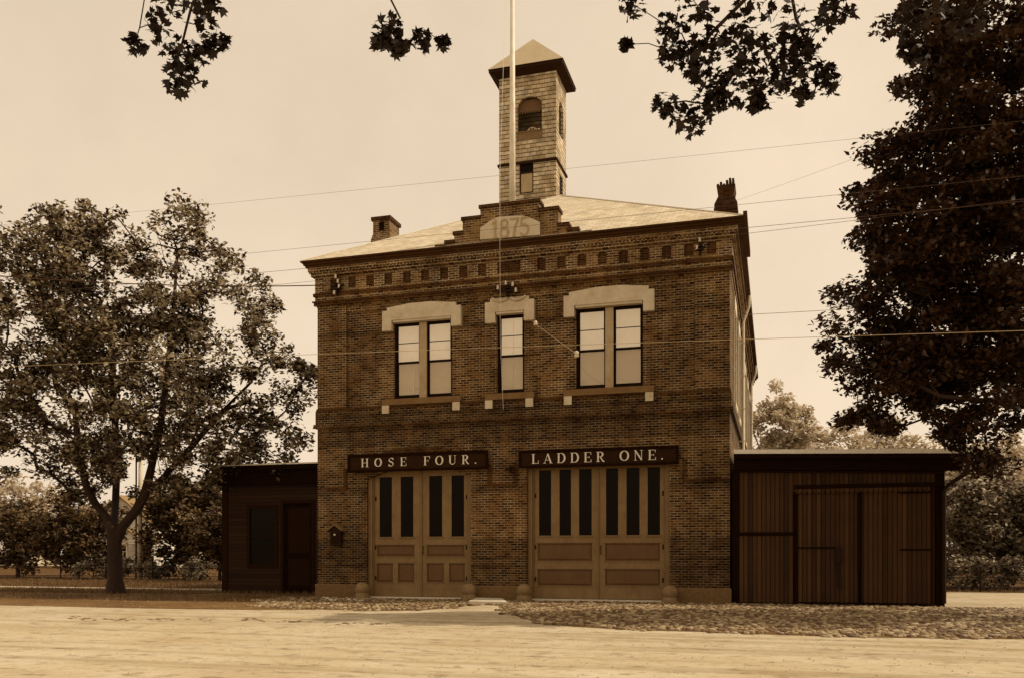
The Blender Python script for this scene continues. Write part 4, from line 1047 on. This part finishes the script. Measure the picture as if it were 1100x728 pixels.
blobs = [blob(100, 310, 70, 85), blob(190, 295, 65, 75), blob(150, 400, 95, 80), blob(240, 345, 60, 70), blob(295, 415, 50, 75, 0, 2), blob(230, 450, 90, 55), blob(90, 440, 70, 95), blob(285, 470, 55, 30, 0, 1.6), blob(30, 360, 70, 140), blob(60, 290, 50, 70), blob(160, 490, 80, 35, 0, 2.5, .5), blob(215, 510, 55, 28, 0, 2, 1), blob(285, 495, 40, 22, 0, 1.4, 1), blob(95, 510, 60, 28, 0, 2, .8), blob(170, 420, 65, 60, -2.5, 1.5), blob(115, 470, 55, 45, -2.5, 1.5), blob(220, 465, 50, 38, -2, 1.5),
         blob(-30, 430, 50, 110), blob(95, 245, 22, 30, 0, 1, 1.5), blob(240, 255, 16, 40, 0, .8, 1.6), blob(190, 232, 20, 30, 0, .8, 1.5), blob(285, 330, 30, 35, 0, 1, 1.2), blob(320, 400, 18, 30, 0, .8, 1.4)]
tree('maple_tree', (bx, by, 0), 'leafy maple with forked dark trunk standing alone on the left verge', 'tree', None, limbs, .27, blobs, 800, 82, .50, .18, 'leafL', 11, flat=.8, ntrunk=5, rk=.26)

# big dark tree at the right, trunk just out of view
dR = 19.0
def DR(u, v, dd=0): return D(u, v, dR + dd)
tb = D(1150, HZ, dR)
bR = (tb[0], tb[1], 0)
limbs = [(None, [bR, (tb[0], tb[1], .6), (tb[0] - .05, tb[1], 2.2), (tb[0] - .1, tb[1], 3.4)]),
         (3, [DR(1115, 430), DR(1090, 380), DR(1060, 320), DR(1040, 240), DR(1030, 160), DR(1025, 60), DR(1030, -40)]),
         (3, [DR(1140, 400, 1), DR(1135, 300, 1), DR(1125, 180, 1), DR(1110, 60, 1)]),
         (4, [DR(1060, 430, -1), DR(1010, 425, -1), DR(960, 400, -1), DR(910, 390, -1), DR(885, 370, -1)]),
         (5, [DR(1030, 400, .5), DR(990, 450, .5), DR(950, 465, .5), DR(915, 450, .5)])]
def bb(u, v, ru, rv, dd=0, rd=2.0, w=1): return blob(u, v, ru, rv, dd, rd, w, dR)
blobs = [bb(1020, 110, 55, 70), bb(1060, 60, 75, 70), bb(1030, 200, 80, 70, 0, 2.2), bb(985, 240, 60, 80), bb(1050, 300, 70, 90, 0, 2.4), bb(975, 300, 72, 60), bb(1000, 370, 85, 60), bb(1060, 420, 60, 55, 0, 2), bb(925, 365, 42, 34, 0, 1), bb(905, 400, 28, 30, -.5, .8),
         bb(950, 410, 60, 40, 0, 1.4), bb(925, 445, 30, 16, 0, .7, 1.4), bb(965, 455, 45, 20, 0, 1, 1.2), bb(1045, 470, 38, 22, 0, 1.2, 1.4), bb(1000, 65, 25, 25, 0, .8), bb(1130, 200, 70, 220, 0, 2.5, .6), bb(960, 165, 25, 35, 0, .8, 1.5), bb(940, 210, 25, 30, 0, .8, 1.3), bb(1020, 0, 60, 60, 0, 2), bb(885, 350, 14, 24, -.5, .4, 1.5), bb(1065, 500, 20, 18, 0, .8, 1.5), bb(1060, 370, 60, 70, 0, 2, 1.2), bb(985, 400, 60, 45, 0, 1.6, 1.2), bb(1080, 160, 50, 100, 0, 2, .8), bb(1200, 300, 90, 170, 0, 3, .35), bb(1310, 330, 80, 130, 0, 3, .3), bb(1180, 130, 90, 120, 0, 3, .25)]
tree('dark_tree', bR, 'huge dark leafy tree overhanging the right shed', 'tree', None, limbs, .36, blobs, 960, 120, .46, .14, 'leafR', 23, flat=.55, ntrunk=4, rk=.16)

# tree behind the camera whose boughs hang into the top of the view
dN = 9.0
def DN(u, v, dd=0): return D(u, v, dN + dd)
tc_ = (CX + FW[0]*-2.5 + RT[0]*2.6, CY + FW[1]*-2.5 + RT[1]*2.6)
limbs = [(None, [(tc_[0], tc_[1], 0), (tc_[0], tc_[1], .8), (tc_[0], tc_[1] + .1, 3.0), (tc_[0] - .1, tc_[1] + .3, 5.0), (tc_[0] - .2, tc_[1] + 1, 6.6)]),
         (4, [D(900, -420, 4), D(860, -180, 6.5), DN(840, -60), DN(800, 0), DN(760, 40)]),
         (6, [DN(900, -60), DN(960, -10), DN(990, 30)]),
         (7, [DN(855, 20), DN(870, 55)]),
         (4, [D(450, -560, 4), D(280, -250, 6.5), DN(230, -60), DN(205, 10), DN(195, 50)]),
         (16, [D(330, -160, 7.5), DN(400, -40), DN(430, 20)]),
         (17, [DN(160, -30), DN(150, 30)])]
def en(u, v, r, dd=0): c = DN(u, v, dd); return (c[0], c[1], c[2], r*1.4*dN/FP)
extra = [en(147, 48, 8), en(190, 60, 14), en(200, 78, 16), en(192, 92, 9), en(212, 62, 12), en(238, 46, 7), en(225, 50, 7), en(410, 48, 8), en(428, 50, 8), en(452, 44, 8), en(476, 46, 6), en(170, 30, 14), en(215, 20, 18), en(418, 30, 10), en(180, 0, 14), en(225, 0, 14),
         en(722, 56, 12), en(742, 58, 14), en(712, 112, 10), en(728, 122, 13), en(745, 128, 14), en(757, 112, 13), en(764, 92, 15), en(748, 78, 11), en(785, 84, 15), en(800, 96, 16), en(822, 95, 16), en(845, 88, 14), en(800, 62, 13), en(835, 70, 14), en(868, 68, 15), en(885, 82, 11), en(893, 92, 9), en(862, 100, 10), en(815, 112, 8), en(775, 108, 8), en(760, 50, 14), en(790, 46, 16), en(830, 50, 14), en(860, 50, 12),
         en(975, 54, 9), en(985, 62, 9), en(720, 30, 14), en(760, 22, 18), en(800, 20, 20), en(850, 22, 20), en(890, 25, 14), en(740, -5, 20), en(820, -10, 24), en(900, 0, 20), en(975, 25, 15), en(1000, 10, 20), en(1040, 20, 16), en(680, 5, 12), en(672, 48, 4)]
nb_ = [(tc_[0], tc_[1] - 1.0, 8.6, 3.2, 2.6, 1.6, 1)]
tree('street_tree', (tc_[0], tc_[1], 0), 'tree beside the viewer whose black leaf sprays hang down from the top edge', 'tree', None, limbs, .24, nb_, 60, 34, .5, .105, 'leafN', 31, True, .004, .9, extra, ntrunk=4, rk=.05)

# bushes and far trees
def bush(name, c, rx, ry, h, n, per, crad, ls, mat, seed, lab, cat='bush', group=None, trunk=.08, lift=0):
    x, y = c; bl = [(x, y, lift + h*.55, rx, ry, h*.45, 1), (x - rx*.35, y, lift + h*.4, rx*.6, ry*.7, h*.38, .8), (x + rx*.4, y, lift + h*.42, rx*.55, ry*.7, h*.4, .8), (x + rx*.1, y, lift + h*.75, rx*.5, ry*.5, h*.28, .8)]
    return tree(name, (x, y, 0), lab, cat, group, [(None, [(x, y, 0), (x, y, h*.12 + lift*.5), (x + .05, y, h*.25 + lift)])], trunk, bl, n, per, crad, ls, mat, seed, flat=.85)
def at(u, Y, dummy=0): return (WX(u, Y), Y)
bush('bush', at(84, 17), 3.2, 2, 5.6, 120, 90, .6, .24, 'leafD', 41, 'broad dark bush behind the fence left of the maple trunk', group='bushes behind the fence')
bush('bush', at(20, 18), 3.6, 2, 5.0, 80, 90, .6, .28, 'leafD', 42, 'dark bush behind the fence at the left edge of the picture', group='bushes behind the fence')
bush('bush', at(198, 16.5), 3.2, 2, 6.3, 170, 100, .6, .24, 'leafD', 43, 'tall dark bush behind the fence between the maple and the lean-to shed', group='bushes behind the fence')
bush('bush', at(236, 13), 1.7, 1.4, 4.2, 60, 90, .5, .22, 'leafD', 44, 'narrow dark bush against the left end of the lean-to shed', group='bushes behind the fence')
for i, (u, Y, rx, h, lab) in enumerate(((100, 15.6, 1.5, 1.3, 'low pale shrub left of the maple trunk behind the rails'), (165, 15.4, 1.3, 1.1, 'low pale shrub right of the pale pole'), (214, 14.8, 1.2, 1.2, 'low pale shrub in front of the tall dark bush'), (130, 17, 1.6, 1.4, 'low pale shrub hidden by the maple trunk in front of the house'))):
    bush('low_shrub', at(u, Y), rx, .8, h, 22, 60, .35, .16, 'leafB', 50 + i, lab, 'shrub', 'low shrubs along the fence', .03)
bush('bush', at(1050, 15), 3.3, 2.2, 5.4, 150, 90, .6, .2, 'leafB', 60, 'tall pale leafy bush right of the shed', group='bushes right of the shed')
bush('bush', at(1105, 14), 2.6, 2, 4.6, 110, 100, .55, .2, 'leafB', 61, 'leafy bush cut by the right edge of the picture', group='bushes right of the shed')
bush('low_shrub', at(1045, 12.2), 2.2, .9, 1.5, 50, 70, .4, .15, 'leafB', 62, 'low spreading shrub in front of the tall pale bush', 'shrub', None, .03)
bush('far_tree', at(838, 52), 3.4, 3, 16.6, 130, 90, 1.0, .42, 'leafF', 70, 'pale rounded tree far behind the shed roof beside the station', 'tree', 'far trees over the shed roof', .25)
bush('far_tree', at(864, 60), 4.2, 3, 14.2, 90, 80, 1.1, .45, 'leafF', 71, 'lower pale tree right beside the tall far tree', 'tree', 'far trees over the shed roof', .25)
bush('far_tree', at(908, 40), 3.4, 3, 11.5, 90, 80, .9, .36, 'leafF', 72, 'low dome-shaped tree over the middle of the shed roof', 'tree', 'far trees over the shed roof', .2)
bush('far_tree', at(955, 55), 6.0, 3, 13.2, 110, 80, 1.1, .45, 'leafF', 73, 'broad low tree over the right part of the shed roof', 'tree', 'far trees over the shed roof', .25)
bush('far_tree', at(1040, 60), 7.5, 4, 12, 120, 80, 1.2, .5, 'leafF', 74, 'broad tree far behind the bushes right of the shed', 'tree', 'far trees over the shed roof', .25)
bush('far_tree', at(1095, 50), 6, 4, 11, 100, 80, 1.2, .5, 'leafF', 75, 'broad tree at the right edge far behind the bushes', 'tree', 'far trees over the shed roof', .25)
for i, (u, Y, r, h, lab) in enumerate(((20, 60, 8, 11, 'far pale tree beyond the left edge of the lawn'), (75, 75, 8, 10, 'far pale tree left of the white house'), (195, 70, 8, 11, 'far pale tree right of the white house'), (260, 60, 7, 9.5, 'far pale tree behind the lean-to shed'))):
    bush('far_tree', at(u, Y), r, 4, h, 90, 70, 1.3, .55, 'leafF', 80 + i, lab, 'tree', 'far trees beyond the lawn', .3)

# fences
def fence(x0, x1, Ya, Yb, h, step, lab, rails=3, grp='rail fences'):
    f = thing('rail_fence', (x0, Ya, 0), lab, 'fence', grp); n = int((x1 - x0)/step); y = lambda x: Ya + (Yb - Ya)*(x - x0)/(x1 - x0)
    for i in range(n + 1):
        x = x0 + i*step; MB().tube([(x, y(x), 0), (x, y(x), h + .05)], .035, 6).build('post', 'iron', f)
    for k in range(rails):
        z = h - k*h*.40; MB().tube([(x0, y(x0), z), (x0 + n*step, y(x0 + n*step), z)], .022, 6).build('rail', 'iron', f)
fence(-62, -18, 13.0, 15.2, 1.12, 3.0, 'dark three rail fence behind the maple on the left')
fence(5.8, 26, 10.2, 12.0, .95, 3.0, 'dark low rail fence right of the shed')
# pale pole
px_, py_ = G(150.5, 622)
up_ = thing('utility_pole', (px_, py_, 0), 'pale wooden utility pole just right of the maple trunk', 'pole')
MB().tube([(px_, py_, 0), (px_, py_, 4), (px_ + .05, py_, 8.2)], [.13, .12, .1], 10).build('pole', 'wood', up_, True)
MB().tube([(px_ - .28, py_, 0), (px_ - .26, py_, 8)], .045, 6).build('conduit', 'iron', up_)
MB().box(px_ - .9, px_ + .9, py_ - .06, py_ + .06, 7.3, 7.42).build('crossarm', 'wood', up_)
# white house
hx, hy = at(133, 44); 
h = thing('gabled_house', (hx, hy, 0), 'pale clapboard house with a small gabled porch seen behind the maple trunk', 'house')
a, b_ = hx - 3.6, hx + 3.0; z1 = 4.6
m = MB(); m.box(a, b_, hy, hy + 8, 0, z1); m.prism([(a, z1), (b_, z1), ((a + b_)/2, z1 + 2.4)], hy, hy + .2); m.build('wall', 'housew', h)
m = MB(); c = (a + b_)/2
for sg, xe in ((-1, a - .4), (1, b_ + .4)):
    p = [(xe, z1 - .25), (c, z1 + 2.45), (c, z1 + 2.62), (xe, z1 - .08)]
    m.prism(p if sg < 0 else p[::-1], hy - .4, hy + 8.4)
m.build('roof', 'houser', h)
for wx_ in (a + 1.0, a + 3.2):
    for z in (1.0, 3.0):
        w = MB().grid(wx_, wx_ + .9, z, z + 1.4, [(wx_ + .08, wx_ + .82, z + .08, z + .68), (wx_ + .08, wx_ + .82, z + .74, z + 1.32)], hy - .05, hy - .002).build('window', 'slab', h)
        B(wx_ + .06, wx_ + .84, hy - .03, hy - .01, z + .06, z + 1.34).build('pane', 'paned', w)
qx = WX(138, 41.5)
pr = MB(); pr.prism([(qx - 1.5, 2.6), (qx + 1.5, 2.6), (qx, 3.6)], hy - 2.4, hy - .1); pr.box(qx - 1.5, qx + 1.5, hy - 2.45, hy - .1, 2.4, 2.6)
pro = pr.build('porch', 'housew', h)
for x in (qx - 1.3, qx - .35, qx + 1.2): MB().tube([(x, hy - 2.3, 0), (x, hy - 2.3, 2.4)], .09, 8).build('porch_post', 'slab', pro)
m = MB()
for sg in (-1, 1):
    p = [(qx + sg*1.7, 2.5), (qx, 3.65), (qx, 3.78), (qx + sg*1.7, 2.62)]; m.prism(p if sg < 0 else p[::-1], hy - 2.6, hy - .1)
m.build('porch_roof', 'houser', pro)
B(qx - .4, qx + .5, hy - .04, hy - .003, .1, 2.2).build('door', 'doord', h)

# ================================================================ light, sky, camera
SUN_EL, SUN_AZ = radians(47), radians(76)                # azimuth from +Y towards +X
w = bpy.data.worlds.new('World'); sc.world = w; w.use_nodes = True
nt = w.node_tree; bg = nt.nodes['Background']
sky = nt.nodes.new('ShaderNodeTexSky'); sky.sky_type = 'NISHITA'; sky.sun_disc = False
sky.sun_elevation = SUN_EL; sky.sun_rotation = SUN_AZ; sky.dust_density = 3; sky.air_density = 1
bw = nt.nodes.new('ShaderNodeRGBToBW'); nt.links.new(sky.outputs[0], bw.inputs[0])
pw = nt.nodes.new('ShaderNodeMath'); pw.operation = 'POWER'; pw.inputs[1].default_value = .22; nt.links.new(bw.outputs[0], pw.inputs[0])
mu = nt.nodes.new('ShaderNodeVectorMath'); mu.operation = 'SCALE'; mu.inputs[0].default_value = (.81, .65, .475)
ml = nt.nodes.new('ShaderNodeMath'); ml.operation = 'MULTIPLY'; ml.inputs[1].default_value = SKYK = 6.65; nt.links.new(pw.outputs[0], ml.inputs[0])
tcw = nt.nodes.new('ShaderNodeTexCoord'); nz = nt.nodes.new('ShaderNodeTexNoise'); nz.inputs['Scale'].default_value = 3.5; nz.inputs['Detail'].default_value = 8; nz.inputs['Roughness'].default_value = .6
nt.links.new(tcw.outputs['Generated'], nz.inputs['Vector']); mr = nt.nodes.new('ShaderNodeMapRange'); mr.inputs[1].default_value = .3; mr.inputs[2].default_value = .7; mr.inputs[3].default_value = .93; mr.inputs[4].default_value = 1.07
nt.links.new(nz.outputs['Fac'], mr.inputs[0]); mk = nt.nodes.new('ShaderNodeMath'); mk.operation = 'MULTIPLY'; nt.links.new(ml.outputs[0], mk.inputs[0]); nt.links.new(mr.outputs[0], mk.inputs[1])
nt.links.new(mk.outputs[0], mu.inputs['Scale']); nt.links.new(mu.outputs[0], bg.inputs[0]); bg.inputs[1].default_value = .13
sd = bpy.data.lights.new('sun', 'SUN'); sd.energy = 3.8; sd.angle = radians(.6); sd.color = (1, .87, .69)
so = bpy.data.objects.new('sun', sd); col.objects.link(so)
dirv = Vector((sin(SUN_AZ)*cos(SUN_EL), cos(SUN_AZ)*cos(SUN_EL), sin(SUN_EL)))
so.rotation_euler = dirv.to_track_quat('Z', 'Y').to_euler()

cam = bpy.data.cameras.new('camera'); co = bpy.data.objects.new('camera', cam); col.objects.link(co)
co.location = (CX, CY, EYE); co.rotation_euler = (pi/2, 0, YAW)
cam.sensor_width = 36; cam.lens = FP/1100*36; cam.shift_x = (550 - PX)/1100; cam.shift_y = (HZ - 364)/1100
cam.clip_end = 5000; cam.clip_start = .1
sc.camera = co
sc.view_settings.view_transform = 'Standard'; sc.view_settings.look = 'None'; sc.view_settings.exposure = 0; sc.view_settings.gamma = 1
sc.view_settings.use_curve_mapping = False
sc.cycles.max_bounces = 5; sc.cycles.diffuse_bounces = 3; sc.cycles.glossy_bounces = 2; sc.cycles.transmission_bounces = 3
sc.cycles.use_denoising = True
